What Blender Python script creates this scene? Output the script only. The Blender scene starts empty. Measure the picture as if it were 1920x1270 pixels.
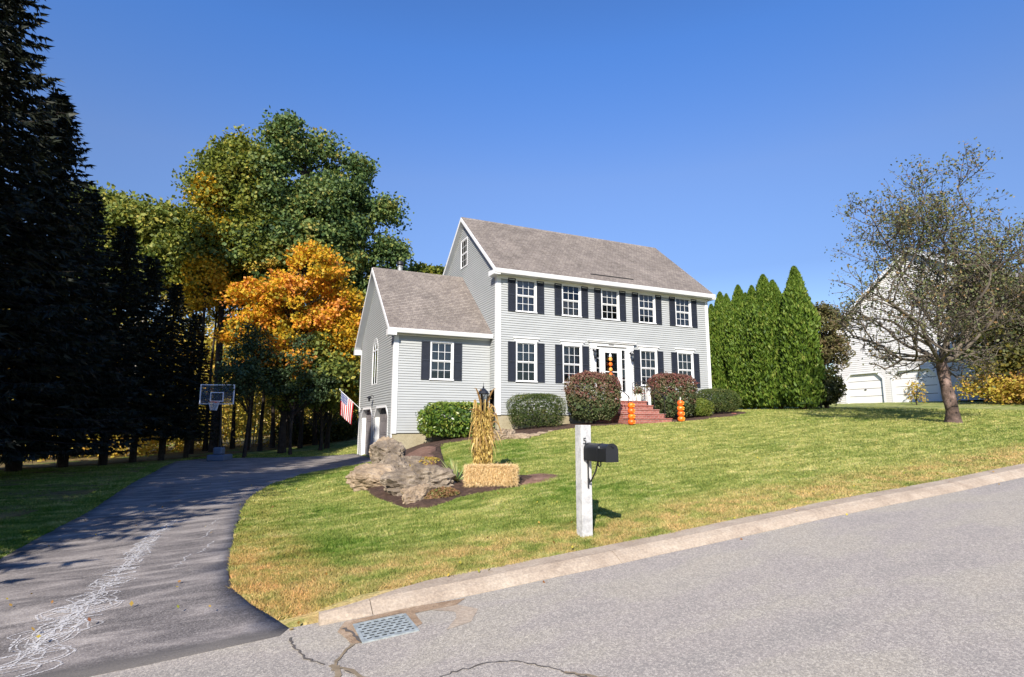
import bpy, bmesh, math, random
import numpy as np
from mathutils import Matrix, Vector, geometry, noise as mnoise
random.seed(7); rng = np.random.default_rng(7)
SC = bpy.context.scene; COL = SC.collection
PI = math.pi; rad = math.radians

# ---------------------------------------------------------------- camera, sky, sun, exposure
cam_d = bpy.data.cameras.new("camera"); cam = bpy.data.objects.new("camera", cam_d); COL.objects.link(cam)
cam_d.sensor_width = 36.0; cam_d.lens = 20.14; cam_d.clip_start = 0.1; cam_d.clip_end = 3000
rows = ((0.9070639, -0.0624091, -0.4163414), (-0.4209928, -0.1336485, -0.8971639), (0.0003478, 0.9890618, -0.1475015))
M4 = Matrix(rows).to_4x4(); M4.translation = Vector((-9.379, -21.716, 1.6)); cam.matrix_world = M4
SC.camera = cam
SUN_AZ, SUN_EL = 36.0, 33.0        # the light travels towards +Y turned SUN_AZ degrees to +X
world = bpy.data.worlds.new("World"); SC.world = world; world.use_nodes = True
wn = world.node_tree; wn.nodes.clear()
sky = wn.nodes.new("ShaderNodeTexSky"); sky.sky_type = 'NISHITA'; sky.sun_disc = False
sky.sun_elevation = rad(SUN_EL); sky.sun_rotation = rad(180 + SUN_AZ)
sky.air_density = 1.0; sky.dust_density = 0.05; sky.ozone_density = 3.0; sky.altitude = 200
bg = wn.nodes.new("ShaderNodeBackground"); bg.inputs[1].default_value = 0.15
wo = wn.nodes.new("ShaderNodeOutputWorld")
gm = wn.nodes.new("ShaderNodeGamma"); gm.inputs[1].default_value = 1.5; wn.links.new(sky.outputs[0], gm.inputs[0])
tcw = wn.nodes.new("ShaderNodeTexCoord"); sxw = wn.nodes.new("ShaderNodeSeparateXYZ"); wn.links.new(tcw.outputs['Generated'], sxw.inputs[0])
rpw = wn.nodes.new("ShaderNodeValToRGB"); wn.links.new(sxw.outputs[2], rpw.inputs[0])
SKR = [(0.0, (.23, .18, .145)), (.25, (.275, .22, .208)), (.40, (.44, .355, .325)), (.57, (.40, .465, .50)), (1.0, (.42, .50, .55))]
while len(rpw.color_ramp.elements) < len(SKR): rpw.color_ramp.elements.new(.5)
for e_, (p_, c_) in zip(rpw.color_ramp.elements, SKR): e_.position = p_; e_.color = (*c_, 1)
mlw = wn.nodes.new("ShaderNodeMix"); mlw.data_type = 'RGBA'; mlw.blend_type = 'MULTIPLY'; mlw.inputs[0].default_value = 1.0
wn.links.new(gm.outputs[0], mlw.inputs[6]); wn.links.new(rpw.outputs[0], mlw.inputs[7]); wn.links.new(mlw.outputs[2], bg.inputs[0])
wn.links.new(bg.outputs[0], wo.inputs[0])
sd = bpy.data.lights.new("sun", 'SUN'); sd.energy = 4.6; sd.angle = rad(0.53); sd.color = (1.0, 0.915, 0.785)
so = bpy.data.objects.new("sun", sd); COL.objects.link(so)
sv = Vector((math.sin(rad(SUN_AZ)) * math.cos(rad(SUN_EL)), math.cos(rad(SUN_AZ)) * math.cos(rad(SUN_EL)), -math.sin(rad(SUN_EL))))
so.rotation_euler = sv.to_track_quat('-Z', 'Y').to_euler()
SC.view_settings.view_transform = 'Standard'; SC.view_settings.look = 'None'
SC.view_settings.exposure = 0.95; SC.view_settings.gamma = 1.0; SC.view_settings.use_curve_mapping = False
SC.cycles.max_bounces = 6; SC.cycles.transparent_max_bounces = 12; SC.cycles.use_denoising = True

# ---------------------------------------------------------------- helpers: objects
def tag(o, label=None, cat=None, group=None, kind=None):
    if label: o['label'] = label
    if cat: o['category'] = cat
    if group: o['group'] = group
    if kind: o['kind'] = kind
    return o
def thing(name, label, cat, loc=(0, 0, 0), group=None, kind=None):
    o = bpy.data.objects.new(name, None); COL.objects.link(o); o.location = loc; o.empty_display_size = .2
    o['wl'] = tuple(loc)
    return tag(o, label, cat, group, kind)
def link(name, me, parent=None, loc=None):
    o = bpy.data.objects.new(name, me); COL.objects.link(o)
    if parent is not None: o.parent = parent
    if loc is not None: o.location = loc
    return o
def wloc(o):
    p = Vector((0, 0, 0))
    while o is not None: p += o.location; o = o.parent
    return p
def copy_tree(o, parent=None):
    c = o.copy(); COL.objects.link(c)
    if parent is not None: c.parent = parent
    for ch in [k for k in bpy.data.objects if k.parent == o]: copy_tree(ch, c)
    return c
def np_mesh(name, V, F, mat=None, smooth=False, var=None, uv=None):
    V = np.asarray(V, np.float32); F = np.asarray(F, np.int32); n, k = F.shape
    me = bpy.data.meshes.new(name)
    me.vertices.add(len(V)); me.vertices.foreach_set('co', V.ravel())
    me.loops.add(n * k); me.loops.foreach_set('vertex_index', F.ravel())
    me.polygons.add(n); me.polygons.foreach_set('loop_start', np.arange(n, dtype=np.int32) * k)
    if smooth: me.polygons.foreach_set('use_smooth', np.ones(n, bool))
    if var is not None:
        a = me.attributes.new('var', 'FLOAT_COLOR', 'POINT')
        vv = np.ones((len(V), 4), np.float32); vv[:, :var.shape[1]] = var; a.data.foreach_set('color', vv.ravel())
    if uv is not None:
        l = me.uv_layers.new(name='UVMap'); l.data.foreach_set('uv', np.asarray(uv, np.float32)[F.ravel()].ravel())
    me.update(calc_edges=True)
    if mat: me.materials.append(mat)
    return me
class MB:
    """collects simple solids in world coordinates and links them as one mesh object"""
    def __init__(s): s.v = []; s.f = []; s.m = []
    def add(s, V, F, mi=0):
        b = len(s.v); s.v += [tuple(p) for p in V]; s.f += [tuple(i + b for i in f) for f in F]; s.m += [mi] * len(F); return s
    def box(s, x0, x1, y0, y1, z0, z1, mi=0):
        V = [(x, y, z) for z in (z0, z1) for y in (y0, y1) for x in (x0, x1)]
        return s.add(V, [(0, 2, 3, 1), (4, 5, 7, 6), (0, 1, 5, 4), (2, 6, 7, 3), (0, 4, 6, 2), (1, 3, 7, 5)], mi)
    def prism(s, poly, axis, a, b, mi=0):
        """poly: 2-D points in the other two axes (in xyz order), extruded along axis from a to b"""
        def P(q, t):
            if axis == 'x': return (t, q[0], q[1])
            if axis == 'y': return (q[0], t, q[1])
            return (q[0], q[1], t)
        n = len(poly); V = [P(q, a) for q in poly] + [P(q, b) for q in poly]
        F = [tuple(range(n))[::-1], tuple(range(n, 2 * n))] + [(i, (i + 1) % n, n + (i + 1) % n, n + i) for i in range(n)]
        return s.add(V, F, mi)
    def tube(s, pts, r, k=8, mi=0, cap=True):
        pts = [Vector(p) for p in pts]; n = len(pts); rs = r if hasattr(r, '__len__') else [r] * n
        V = []; up = None
        for i, p in enumerate(pts):
            d = (pts[min(i + 1, n - 1)] - pts[max(i - 1, 0)]).normalized()
            if up is None: up = Vector((0, 0, 1)) if abs(d.z) < .9 else Vector((1, 0, 0))
            a = d.cross(up).normalized(); b = a.cross(d).normalized(); up = b
            for j in range(k):
                t = 2 * PI * j / k; V.append(p + (a * math.cos(t) + b * math.sin(t)) * rs[i])
        F = [(i * k + j, i * k + (j + 1) % k, (i + 1) * k + (j + 1) % k, (i + 1) * k + j) for i in range(n - 1) for j in range(k)]
        if cap: F += [tuple(range(k))[::-1], tuple(range((n - 1) * k, n * k))]
        return s.add(V, F, mi)
    def lathe(s, prof, c=(0, 0, 0), k=16, mi=0, sx=1, sy=1, ribs=0, ribd=0):
        V = []
        for r, z in prof:
            for j in range(k):
                t = 2 * PI * j / k; rr = r * (1 - ribd * (0.5 + 0.5 * math.cos(ribs * t))) if ribs else r
                V.append((c[0] + rr * math.cos(t) * sx, c[1] + rr * math.sin(t) * sy, c[2] + z))
        n = len(prof)
        F = [(i * k + j, i * k + (j + 1) % k, (i + 1) * k + (j + 1) % k, (i + 1) * k + j) for i in range(n - 1) for j in range(k)]
        F += [tuple(range(k))[::-1], tuple(range((n - 1) * k, n * k))]
        return s.add(V, F, mi)
    def mesh(s, name, mats, smooth=False, org=(0, 0, 0), bevel=0):
        me = bpy.data.meshes.new(name)
        me.from_pydata([(p[0] - org[0], p[1] - org[1], p[2] - org[2]) for p in s.v], [], s.f)
        if not isinstance(mats, (list, tuple)): mats = [mats]
        for m in mats: me.materials.append(m)
        if len(mats) > 1: me.polygons.foreach_set('material_index', s.m)
        if smooth: me.polygons.foreach_set('use_smooth', [True] * len(me.polygons))
        bm = bmesh.new(); bm.from_mesh(me); bmesh.ops.recalc_face_normals(bm, faces=bm.faces)
        if bevel: bmesh.ops.bevel(bm, geom=bm.edges[:], offset=bevel, segments=1, affect='EDGES', profile=.5)
        bm.to_mesh(me); bm.free(); me.update()
        return me
    def build(s, name, mats, parent=None, smooth=False, bevel=0, org=None):
        o0 = wloc(parent) if parent is not None else Vector(org or (0, 0, 0))
        o = link(name, s.mesh(name, mats, smooth, o0, bevel), parent)
        if parent is None and org: o.location = org
        return o
def box(x0, x1, y0, y1, z0, z1): return MB().box(x0, x1, y0, y1, z0, z1)

# ---------------------------------------------------------------- helpers: materials
class N:
    def __init__(s, name, rough=.8, spec=.3):
        s.m = bpy.data.materials.new(name); s.m.use_nodes = True; s.t = s.m.node_tree; s.t.nodes.clear()
        s.out = s.t.nodes.new("ShaderNodeOutputMaterial"); s.b = s.t.nodes.new("ShaderNodeBsdfPrincipled")
        s.b.inputs['Roughness'].default_value = rough; s.b.inputs['Specular IOR Level'].default_value = spec
        s.t.links.new(s.b.outputs[0], s.out.inputs[0]); s._pos = None
    def n(s, ty, **k):
        q = s.t.nodes.new(ty)
        for a, b in k.items(): setattr(q, a, b)
        return q
    def l(s, a, b): s.t.links.new(a, b)
    def pos(s, kind='Position'):
        if kind == 'Position': return s.n("ShaderNodeNewGeometry").outputs['Position']
        return s.n("ShaderNodeTexCoord").outputs[kind]
    def noise(s, scale, vec=None, detail=4, rough=.55, dist=0):
        q = s.n("ShaderNodeTexNoise"); q.inputs['Scale'].default_value = scale; q.inputs['Detail'].default_value = detail
        q.inputs['Roughness'].default_value = rough; q.inputs['Distortion'].default_value = dist
        s.l(vec or s.pos(), q.inputs['Vector']); return q.outputs['Fac']
    def mapv(s, vec, scale=(1, 1, 1), rot=(0, 0, 0)):
        q = s.n("ShaderNodeMapping"); q.inputs['Scale'].default_value = scale; q.inputs['Rotation'].default_value = rot
        s.l(vec, q.inputs['Vector']); return q.outputs[0]
    def ramp(s, fac, stops):
        q = s.n("ShaderNodeValToRGB"); e = q.color_ramp.elements
        while len(e) < len(stops): e.new(.5)
        for i, (p, c) in enumerate(stops):
            e[i].position = p; e[i].color = (*c, 1) if hasattr(c, '__len__') else (c, c, c, 1)
        s.l(fac, q.inputs[0]); return q.outputs[0]
    def mix(s, fac, a, b, mode='MIX'):
        q = s.n("ShaderNodeMix", data_type='RGBA', blend_type=mode)
        for sock, val in ((q.inputs[0], fac), (q.inputs[6], a), (q.inputs[7], b)):
            if isinstance(val, bpy.types.NodeSocket): s.l(val, sock)
            elif hasattr(val, '__len__'): sock.default_value = (*val, 1) if len(val) == 3 else val
            else: sock.default_value = val if sock == q.inputs[0] else (val, val, val, 1)
        return q.outputs[2]
    def math(s, op, a, b=0.0, c=None):
        q = s.n("ShaderNodeMath", operation=op)
        for i, v in enumerate((a, b, c)):
            if v is None: continue
            if isinstance(v, bpy.types.NodeSocket): s.l(v, q.inputs[i])
            else: q.inputs[i].default_value = v
        return q.outputs[0]
    def color(s, c):
        if isinstance(c, bpy.types.NodeSocket): s.l(c, s.b.inputs['Base Color'])
        else: s.b.inputs['Base Color'].default_value = (*c, 1)
        return s
    def bump(s, h, strength=.4, dist=.02):
        q = s.n("ShaderNodeBump"); q.inputs['Strength'].default_value = strength; q.inputs['Distance'].default_value = dist
        s.l(h, q.inputs['Height']); s.l(q.outputs[0], s.b.inputs['Normal']); return s
def plain(name, c, rough=.6, spec=.3, var=.12, scale=6, bump=0, bscale=60, bdist=.004, metal=0):
    m = N(name, rough, spec); v = m.pos('Object')
    f = m.ramp(m.noise(scale, v, 5), [(.3, 1 - var), (.7, 1 + var * .4)])
    m.color(m.mix(1.0, c, f, 'MULTIPLY')); m.b.inputs['Metallic'].default_value = metal
    if bump: m.bump(m.noise(bscale, v, 3), bump, bdist)
    return m.m
def foliage(name, cols, trans=.3, rough=.55, spec=.25):
    """cols: colours spread over clumps (var.g) and leaves (var.r)"""
    m = N(name, rough, spec); a = m.n("ShaderNodeAttribute", attribute_name='var'); sp = m.n("ShaderNodeSeparateColor")
    m.l(a.outputs['Color'], sp.inputs[0])
    f = m.math('ADD', m.math('MULTIPLY', sp.outputs[1], .6), m.math('MULTIPLY', sp.outputs[0], .4))
    k = len(cols); c = m.ramp(f, [(.12 + .76 * i / (k - 1), q) for i, q in enumerate(cols)])
    m.color(c); tr = m.n("ShaderNodeBsdfTranslucent"); mx = m.n("ShaderNodeMixShader"); mx.inputs[0].default_value = trans
    m.l(m.mix(1.0, c, (1.1, 1.1, .75), 'MULTIPLY'), tr.inputs[0])
    m.l(m.b.outputs[0], mx.inputs[1]); m.l(tr.outputs[0], mx.inputs[2]); m.l(mx.outputs[0], m.out.inputs[0])
    return m.m

# ---------------------------------------------------------------- terrain height field
PT = []
for x in np.arange(-40, 61, 6.0):
    z = .07 * (x + 6) if x > -9 else -.21 + .045 * (x + 9)
    z = min(z, .07 * 18 + .045 * (x - 12)) if x > 12 else z
    for y in (-15.2, -19, -26, -34): PT.append((x, y, z - (.0 if y > -18 else .03)))
PT += [(-8.9,-15.2,-.2),(-9.4,-12,-.15),(-9.2,-6,-.1),(-7.6,-1,-.03),(-4.5,2,0),(-4.3,5,0),(-4.5,8,0),(-12,-12,-.27),(-12,-6,-.2),(-12,0,-.15),(-12,7,-.15),
(-17,5,-.25),(-15,9.5,-.25),(-20,-5,-.3),(-20,-12,-.4),(-10,10,-.05),(-6,15,.15),(-5,25,.5),(-12,25,.1),(-20,20,-.4),(-15,40,-.5),(0,40,.8),(-30,30,-.8),(-40,0,-.6),
(-6.9,-12,.0),(-6.6,-7,.05),(-5.8,-2.5,.05),(-5.2,-.5,.05),(-4.9,1,.02),
(-5,-14.5,.09),(-5,-10,.42),(-4.5,-6,.62),(-3.6,-2.5,.8),(-3.8,-.5,.75),(-3,-.2,.95),(-3,-4,.85),(-.3,-.5,1.2),(-.5,-3,1.12),(-1,-8,.78),(-1.5,-12,.52),
(1.2,-1,1.52),(1.5,-5,1.2),(5,-2,1.62),(5,-7,1.3),(5,-11,1.06),(8,-1.2,1.76),(9,-7,1.55),(12.5,-.8,2.15),(12,-10.5,1.66),(12,-5,1.95),
(16,-3,2.3),(16,4,2.4),(20,-8,2.1),(24,-4,2.55),(30,0,3.0),(30,6,3.05),(30,-8,2.75),(22,3,2.7),(45,0,3.6),(45,15,3.8),(60,5,4),(20,20,2.6),(5,12,1.8),(5,30,1.6),(30,30,3),(60,40,4),(-40,60,-1),(20,60,2)]
PT = np.array(PT)
def _fit():
    n = len(PT); K = np.hypot(PT[:, None, 0] - PT[None, :, 0], PT[:, None, 1] - PT[None, :, 1])
    A = np.zeros((n + 3, n + 3)); A[:n, :n] = K - .35 * np.eye(n); Q = np.c_[np.ones(n), PT[:, :2]]; A[:n, n:] = Q; A[n:, :n] = Q.T
    return np.linalg.solve(A, np.r_[PT[:, 2], 0, 0, 0])
WT = _fit()
def HH(x, y):
    x = np.clip(np.asarray(x, float), -45, 65); y = np.clip(np.asarray(y, float), -36, 62); sh = x.shape; x = x.ravel(); y = y.ravel(); o = np.empty(len(x))
    for i in range(0, len(x), 20000):
        a = x[i:i + 20000]; b = y[i:i + 20000]
        d = np.sqrt((a[:, None] - PT[:, 0]) ** 2 + (b[:, None] - PT[:, 1]) ** 2 + .8)
        o[i:i + 20000] = d @ WT[:-3] + WT[-3] + WT[-2] * a + WT[-1] * b
    return o.reshape(sh)
def H(x, y): return float(HH([x], [y])[0])
def ramp_y(y): return sstep(-14.0, -15.5, y)
def HL(x, y):
    x = np.asarray(x, float); y = np.asarray(y, float); return HH(x, y) - .078 * ramp_y(y) * sstep(-8.15, -8.75, x) * (y > -17)
def inside(x, y, poly):
    x = np.asarray(x); y = np.asarray(y); r = np.zeros(x.shape, bool); n = len(poly)
    for i in range(n):
        x0, y0 = poly[i]; x1, y1 = poly[(i + 1) % n]
        if y0 == y1: continue
        c = ((y0 > y) != (y1 > y)) & (x < (x1 - x0) * (y - y0) / (y1 - y0) + x0); r ^= c
    return r
def smooth_poly(p, it=2):
    for _ in range(it):
        q = []
        for i in range(len(p)):
            a = p[i]; b = p[(i + 1) % len(p)]
            q += [(a[0] * .75 + b[0] * .25, a[1] * .75 + b[1] * .25), (a[0] * .25 + b[0] * .75, a[1] * .25 + b[1] * .75)]
        p = q
    return p
def sstep(a, b, x): t = np.clip((x - a) / (b - a), 0, 1); return t * t * (3 - 2 * t)
def nz(x, y, z=0., f=1.0, seed=0):
    r = np.random.default_rng(seed); o = 0
    for k in range(7):
        d = r.normal(size=3); d /= np.linalg.norm(d); ff = f * r.uniform(.6, 2.2)
        o = o + np.sin((x * d[0] + y * d[1] + z * d[2]) * ff * 2 * PI + r.uniform(0, 6.28))
    return o / 7 * 1.6
ROAD_DROP = .085
def edge_dist(x, y, poly):
    d = np.full(len(x), 1e9)
    for i in range(len(poly)):
        a = np.array(poly[i]); b = np.array(poly[(i + 1) % len(poly)]); ab = b - a; L = max(ab @ ab, 1e-9)
        t = np.clip(((x - a[0]) * ab[0] + (y - a[1]) * ab[1]) / L, 0, 1)
        d = np.minimum(d, np.hypot(x - a[0] - t * ab[0], y - a[1] - t * ab[1]))
    return d
def patch(name, poly, zf, step, mat, kind='structure', label=None, rough_edge=0, skirt=.06):
    """a sheet over the terrain inside poly; zf(x,y,edge distance) -> z"""
    B = []
    n = len(poly)
    for i in range(n):
        a = poly[i]; b = poly[(i + 1) % n]; L = math.hypot(a[0] - b[0], a[1] - b[1]); k = max(1, int(L / step))
        for j in range(k):
            t = j / k; px = a[0] + (b[0] - a[0]) * t; py = a[1] + (b[1] - a[1]) * t
            if rough_edge:
                px += rough_edge * float(nz(px, py, 0, 1.1, 3)); py += rough_edge * float(nz(px, py, 5, 1.1, 4))
            B.append((px, py))
    xs = [p[0] for p in B]; ys = [p[1] for p in B]
    gx, gy = np.meshgrid(np.arange(min(xs), max(xs), step), np.arange(min(ys), max(ys), step)); gx = gx.ravel() + rng.uniform(-.2, .2, gx.size) * step; gy = gy.ravel() + rng.uniform(-.2, .2, gy.size) * step
    k = inside(gx, gy, B); gx = gx[k]; gy = gy[k]; k = edge_dist(gx, gy, B) > step * .45; gx = gx[k]; gy = gy[k]
    vs = [Vector(p) for p in B] + [Vector((a, b)) for a, b in zip(gx, gy)]; nb = len(B)
    r = geometry.delaunay_2d_cdt(vs, [(i, (i + 1) % nb) for i in range(nb)], [], 1, 1e-6)
    X = np.array([v.x for v in r[0]]); Y = np.array([v.y for v in r[0]]); F = [tuple(f) for f in r[2]]
    Z = zf(X, Y, edge_dist(X, Y, B))
    V = list(zip(X, Y, Z)); me = bpy.data.meshes.new(name)
    if skirt:
        cnt = {}
        for f in F:
            for i in range(len(f)):
                e = (f[i], f[(i + 1) % len(f)]); cnt[e] = cnt.get(e, 0) + 1
        m = {}
        for (a, b) in list(cnt):
            if (b, a) in cnt: continue
            for q in (a, b):
                if q not in m: m[q] = len(V); V.append((V[q][0], V[q][1], V[q][2] - skirt))
            F.append((b, a, m[a], m[b]))
    me.from_pydata(V, [], F); me.polygons.foreach_set('use_smooth', [True] * len(me.polygons)); me.materials.append(mat)
    me.update(); o = link(name, me); tag(o, label, None, None, kind); return o
# ---------------------------------------------------------------- materials
def grass_cols(m):
    p = m.pos()
    big = m.noise(.35, p, 4, .6); mid = m.noise(2.2, m.mapv(p, (.55, 1.9, 1), (0, 0, .12)), 6, .72, .9); fine = m.noise(24, p, 3)
    c = m.ramp(mid, [(.34, (.055, .105, .012)), (.45, (.12, .185, .032)), (.53, (.27, .31, .09)), (.63, (.54, .50, .25))])
    sxb = m.n('ShaderNodeSeparateXYZ'); m.l(p, sxb.inputs[0])
    big = m.math('ADD', big, m.math('MULTIPLY', m.math('MINIMUM', m.math('ADD', sxb.outputs[0], 4.0), 6.0), .016))
    c2 = m.ramp(big, [(.38, (.075, .16, .018)), (.60, (.36, .35, .135))])
    c = m.mix(.42, c, c2)
    # dry strip along the kerb and the drive's corner
    sx = m.n("ShaderNodeSeparateXYZ"); m.l(p, sx.inputs[0])
    yy = m.math('ADD', sx.outputs[1], m.math('MULTIPLY', m.noise(1.3, p, 4), 1.5))
    k = m.ramp(m.math('MULTIPLY_ADD', yy, -1.0, -12.6), [(.25, 0.0), (1.0, 1.0)])
    k = m.math('MULTIPLY', k, m.ramp(m.noise(2.6, p, 4), [(.38, .1), (.6, 1.0)]))
    xx = m.math('ADD', sx.outputs[0], m.math('MULTIPLY', m.noise(1.7, p, 3), .9))
    left = m.ramp(m.math('MULTIPLY_ADD', xx, -.8, -6.2), [(0.0, 0.0), (.55, 1.0)])   # x from -7.8 to -8.6
    c = m.mix(m.math('MULTIPLY', k, .75), c, (.48, .34, .17))
    k2 = m.math('MULTIPLY', left, m.ramp(m.math('MULTIPLY_ADD', sx.outputs[1], -.35, -3.9), [(0.0, .25), (.9, 1.0)]))
    onlawn = m.math('LESS_THAN', sx.outputs[1], -4.0); right = m.math('GREATER_THAN', sx.outputs[0], -9.9)
    k2 = m.math('MULTIPLY', m.math('MULTIPLY', k2, onlawn), right)
    c = m.mix(m.math('MULTIPLY', k2, m.ramp(m.noise(3.1, p, 4), [(.35, .25), (.62, .95)])), c, (.50, .32, .145))
    return c, fine
g = N("grass_ground", .95, .1); c, f = grass_cols(g)
g.color(g.mix(.9, c, g.ramp(f, [(.3, .5), (.7, 1.15)]), 'MULTIPLY')); g.bump(g.noise(38, None, 4), .9, .03); M_GRASS = g.m
g = N("grass_blade", .6, .2); c, f = grass_cols(g); a = g.n("ShaderNodeAttribute", attribute_name='var')
sp = g.n("ShaderNodeSeparateColor"); g.l(a.outputs['Color'], sp.inputs[0])
c = g.mix(1.0, c, g.ramp(sp.outputs[0], [(0, (.75, .85, .55)), (.6, (1.1, 1.1, 1.0)), (1, (1.7, 1.45, 1.3))]), 'MULTIPLY')
g.color(c); tr = g.n("ShaderNodeBsdfTranslucent"); g.l(c, tr.inputs[0]); mx = g.n("ShaderNodeMixShader"); mx.inputs[0].default_value = .3
g.l(g.b.outputs[0], mx.inputs[1]); g.l(tr.outputs[0], mx.inputs[2]); g.l(mx.outputs[0], g.out.inputs[0]); M_BLADE = g.m

g = N("old_road_asphalt", .9, .2); p = g.pos()
agg = g.n("ShaderNodeTexVoronoi"); agg.inputs['Scale'].default_value = 62; g.l(p, agg.inputs['Vector'])
bw = g.n("ShaderNodeRGBToBW"); g.l(agg.outputs['Color'], bw.inputs[0])
c = g.ramp(g.noise(.5, g.mapv(p, (1, 2.5, 1)), 5), [(.34, (.315, .285, .255)), (.46, (.385, .338, .30)), (.56, (.415, .372, .30)), (.68, (.455, .40, .31))])
c = g.mix(.42, c, g.ramp(bw.outputs[0], [(.2, (.19, .175, .155)), (.5, (.36, .325, .28)), (.85, (.66, .60, .50))]))
c = g.mix(g.ramp(g.noise(130, p, 2), [(.42, .55), (.6, 0)]), c, (.12, .115, .115))
g.color(c); g.bump(g.noise(75, p, 3), .55, .008); M_ROAD = g.m

g = N("driveway_asphalt", .85, .25); p = g.pos()
agg = g.n("ShaderNodeTexVoronoi"); agg.inputs['Scale'].default_value = 85; g.l(p, agg.inputs['Vector'])
bw = g.n("ShaderNodeRGBToBW"); g.l(agg.outputs['Color'], bw.inputs[0])
w = g.noise(.9, g.mapv(p, (1, 3.2, 1), (0, 0, .25)), 6, .62, .8)
c = g.ramp(w, [(.32, (.060, .054, .056)), (.46, (.14, .125, .122)), (.56, (.245, .218, .205)), (.70, (.37, .335, .31))])
c = g.mix(.3, c, g.ramp(bw.outputs[0], [(.2, (.05, .048, .046)), (.6, (.19, .175, .165)), (.95, (.48, .45, .42))]))
sx = g.n("ShaderNodeSeparateXYZ"); g.l(p, sx.inputs[0])
e = g.math('ADD', sx.outputs[1], g.math('MULTIPLY', g.noise(3, p, 3), .25))
k = g.ramp(g.math('ABSOLUTE', g.math('ADD', e, 15.72)), [(.10, .85), (.24, 0.0)])
c = g.mix(k, c, (.075, .07, .068))
g.color(c); g.bump(g.noise(60, p, 4), .6, .008); M_DRIVE = g.m

def stone(name, c1, c2, c3, sc=2.0, bump=.6):
    g = N(name, .9, .2); p = g.pos('Object')
    c = g.ramp(g.noise(sc, p, 8, .65, .4), [(.3, c1), (.52, c2), (.72, c3)])
    c = g.mix(.5, c, g.ramp(g.noise(sc * 14, p, 3), [(.35, .62), (.65, 1.15)]), 'MULTIPLY'); g.color(c)
    g.bump(g.noise(sc * 9, p, 7, .7), bump, .03); return g.m
M_CURB = stone("curb_concrete", (.29, .23, .175), (.375, .305, .235), (.44, .37, .29), 2.6, .4)
M_ROCK = stone("ledge_rock", (.085, .068, .052), (.22, .178, .135), (.42, .355, .275), 2.6, 1.0)
M_ROCK2 = stone("pale_rock", (.17, .125, .085), (.32, .245, .17), (.46, .37, .27), 2.2, .8)
M_MULCH = stone("bark_mulch", (.040, .026, .020), (.085, .052, .038), (.16, .10, .075), 7, 1.0)
M_SOIL = stone("reddish_soil", (.12, .066, .048), (.20, .115, .085), (.27, .18, .125), 5, .8)
M_LITTER = stone("leaf_litter", (.07, .055, .025), (.15, .11, .045), (.30, .23, .09), 4, .8)
M_FOUND = stone("foundation_concrete", (.27, .235, .155), (.34, .30, .205), (.40, .36, .26), 2.4, .25)
M_POST = stone("whitish_post", (.33, .33, .335), (.50, .50, .50), (.62, .62, .61), 6, .35)
M_SIDING = plain("light_grey_siding", (.362, .378, .382), .5, .35, .06, 1.2)
M_SIDING2 = plain("white_grey_siding", (.62, .61, .60), .55, .3, .06, 1.2)
M_WHITE = plain("white_trim", (.68, .69, .70), .45, .4, .05, 2)
M_WHITE2 = plain("white_garage_door", (.74, .73, .72), .5, .3, .05, 2)
M_GDOOR = plain("taupe_garage_door", (.17, .155, .16), .6, .3, .2, 3)
M_SHUT = plain("dark_navy_shutter", (.021, .025, .036), .5, .35, .2, 4)
M_BLACK = plain("black_metal", (.014, .015, .018), .4, .5, .15, 5)
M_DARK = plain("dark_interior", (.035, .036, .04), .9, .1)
M_BLIND = plain("grey_blind", (.30, .30, .31), .8, .1, .25, 3)
M_BLIND2 = plain("beige_blind", (.42, .36, .31), .8, .1, .3, 3)
M_GREYM = plain("galvanised_metal", (.34, .36, .36), .45, .5, .2, 8, metal=.4)
M_DRAIN = plain("cast_drain_grate", (.29, .325, .33), .7, .3, .4, 16)
M_BARK = stone("grey_brown_bark", (.045, .035, .028), (.10, .08, .065), (.17, .14, .12), 7, 1.0)
M_BARKP = stone("pinkish_bark", (.035, .027, .023), (.13, .09, .075), (.34, .24, .21), 2.2, 1.0)
M_BARKD = stone("dark_bark", (.018, .014, .012), (.04, .032, .027), (.075, .06, .05), 5, 1.0)
M_BARKL = stone("pale_bark", (.16, .14, .12), (.32, .29, .25), (.45, .42, .37), 5, .6)
M_TWIG = stone('grey_tan_twigs', (.055, .045, .036), (.12, .10, .08), (.22, .19, .15), 4, .4)
M_TERRA = plain("pot_glaze", (.62, .68, .62), .4, .4)
M_LAMPW = plain("frosted_glass", (.6, .58, .52), .25, .5)
g = N("window_glass", .03, .5); tp = g.n("ShaderNodeBsdfTransparent"); tp.inputs[0].default_value = (.82, .85, .87, 1)
gl = g.n("ShaderNodeBsdfGlossy"); gl.inputs['Roughness'].default_value = .04; gl.inputs[0].default_value = (.6, .62, .64, 1)
lw = g.n("ShaderNodeFresnel"); lw.inputs[0].default_value = 1.55; mx = g.n("ShaderNodeMixShader")
g.l(g.math('ADD', g.math('MULTIPLY', lw.outputs[0], 1.1), .05), mx.inputs[0]); g.l(tp.outputs[0], mx.inputs[1]); g.l(gl.outputs[0], mx.inputs[2]); g.l(mx.outputs[0], g.out.inputs[0]); M_GLASS = g.m
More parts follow.
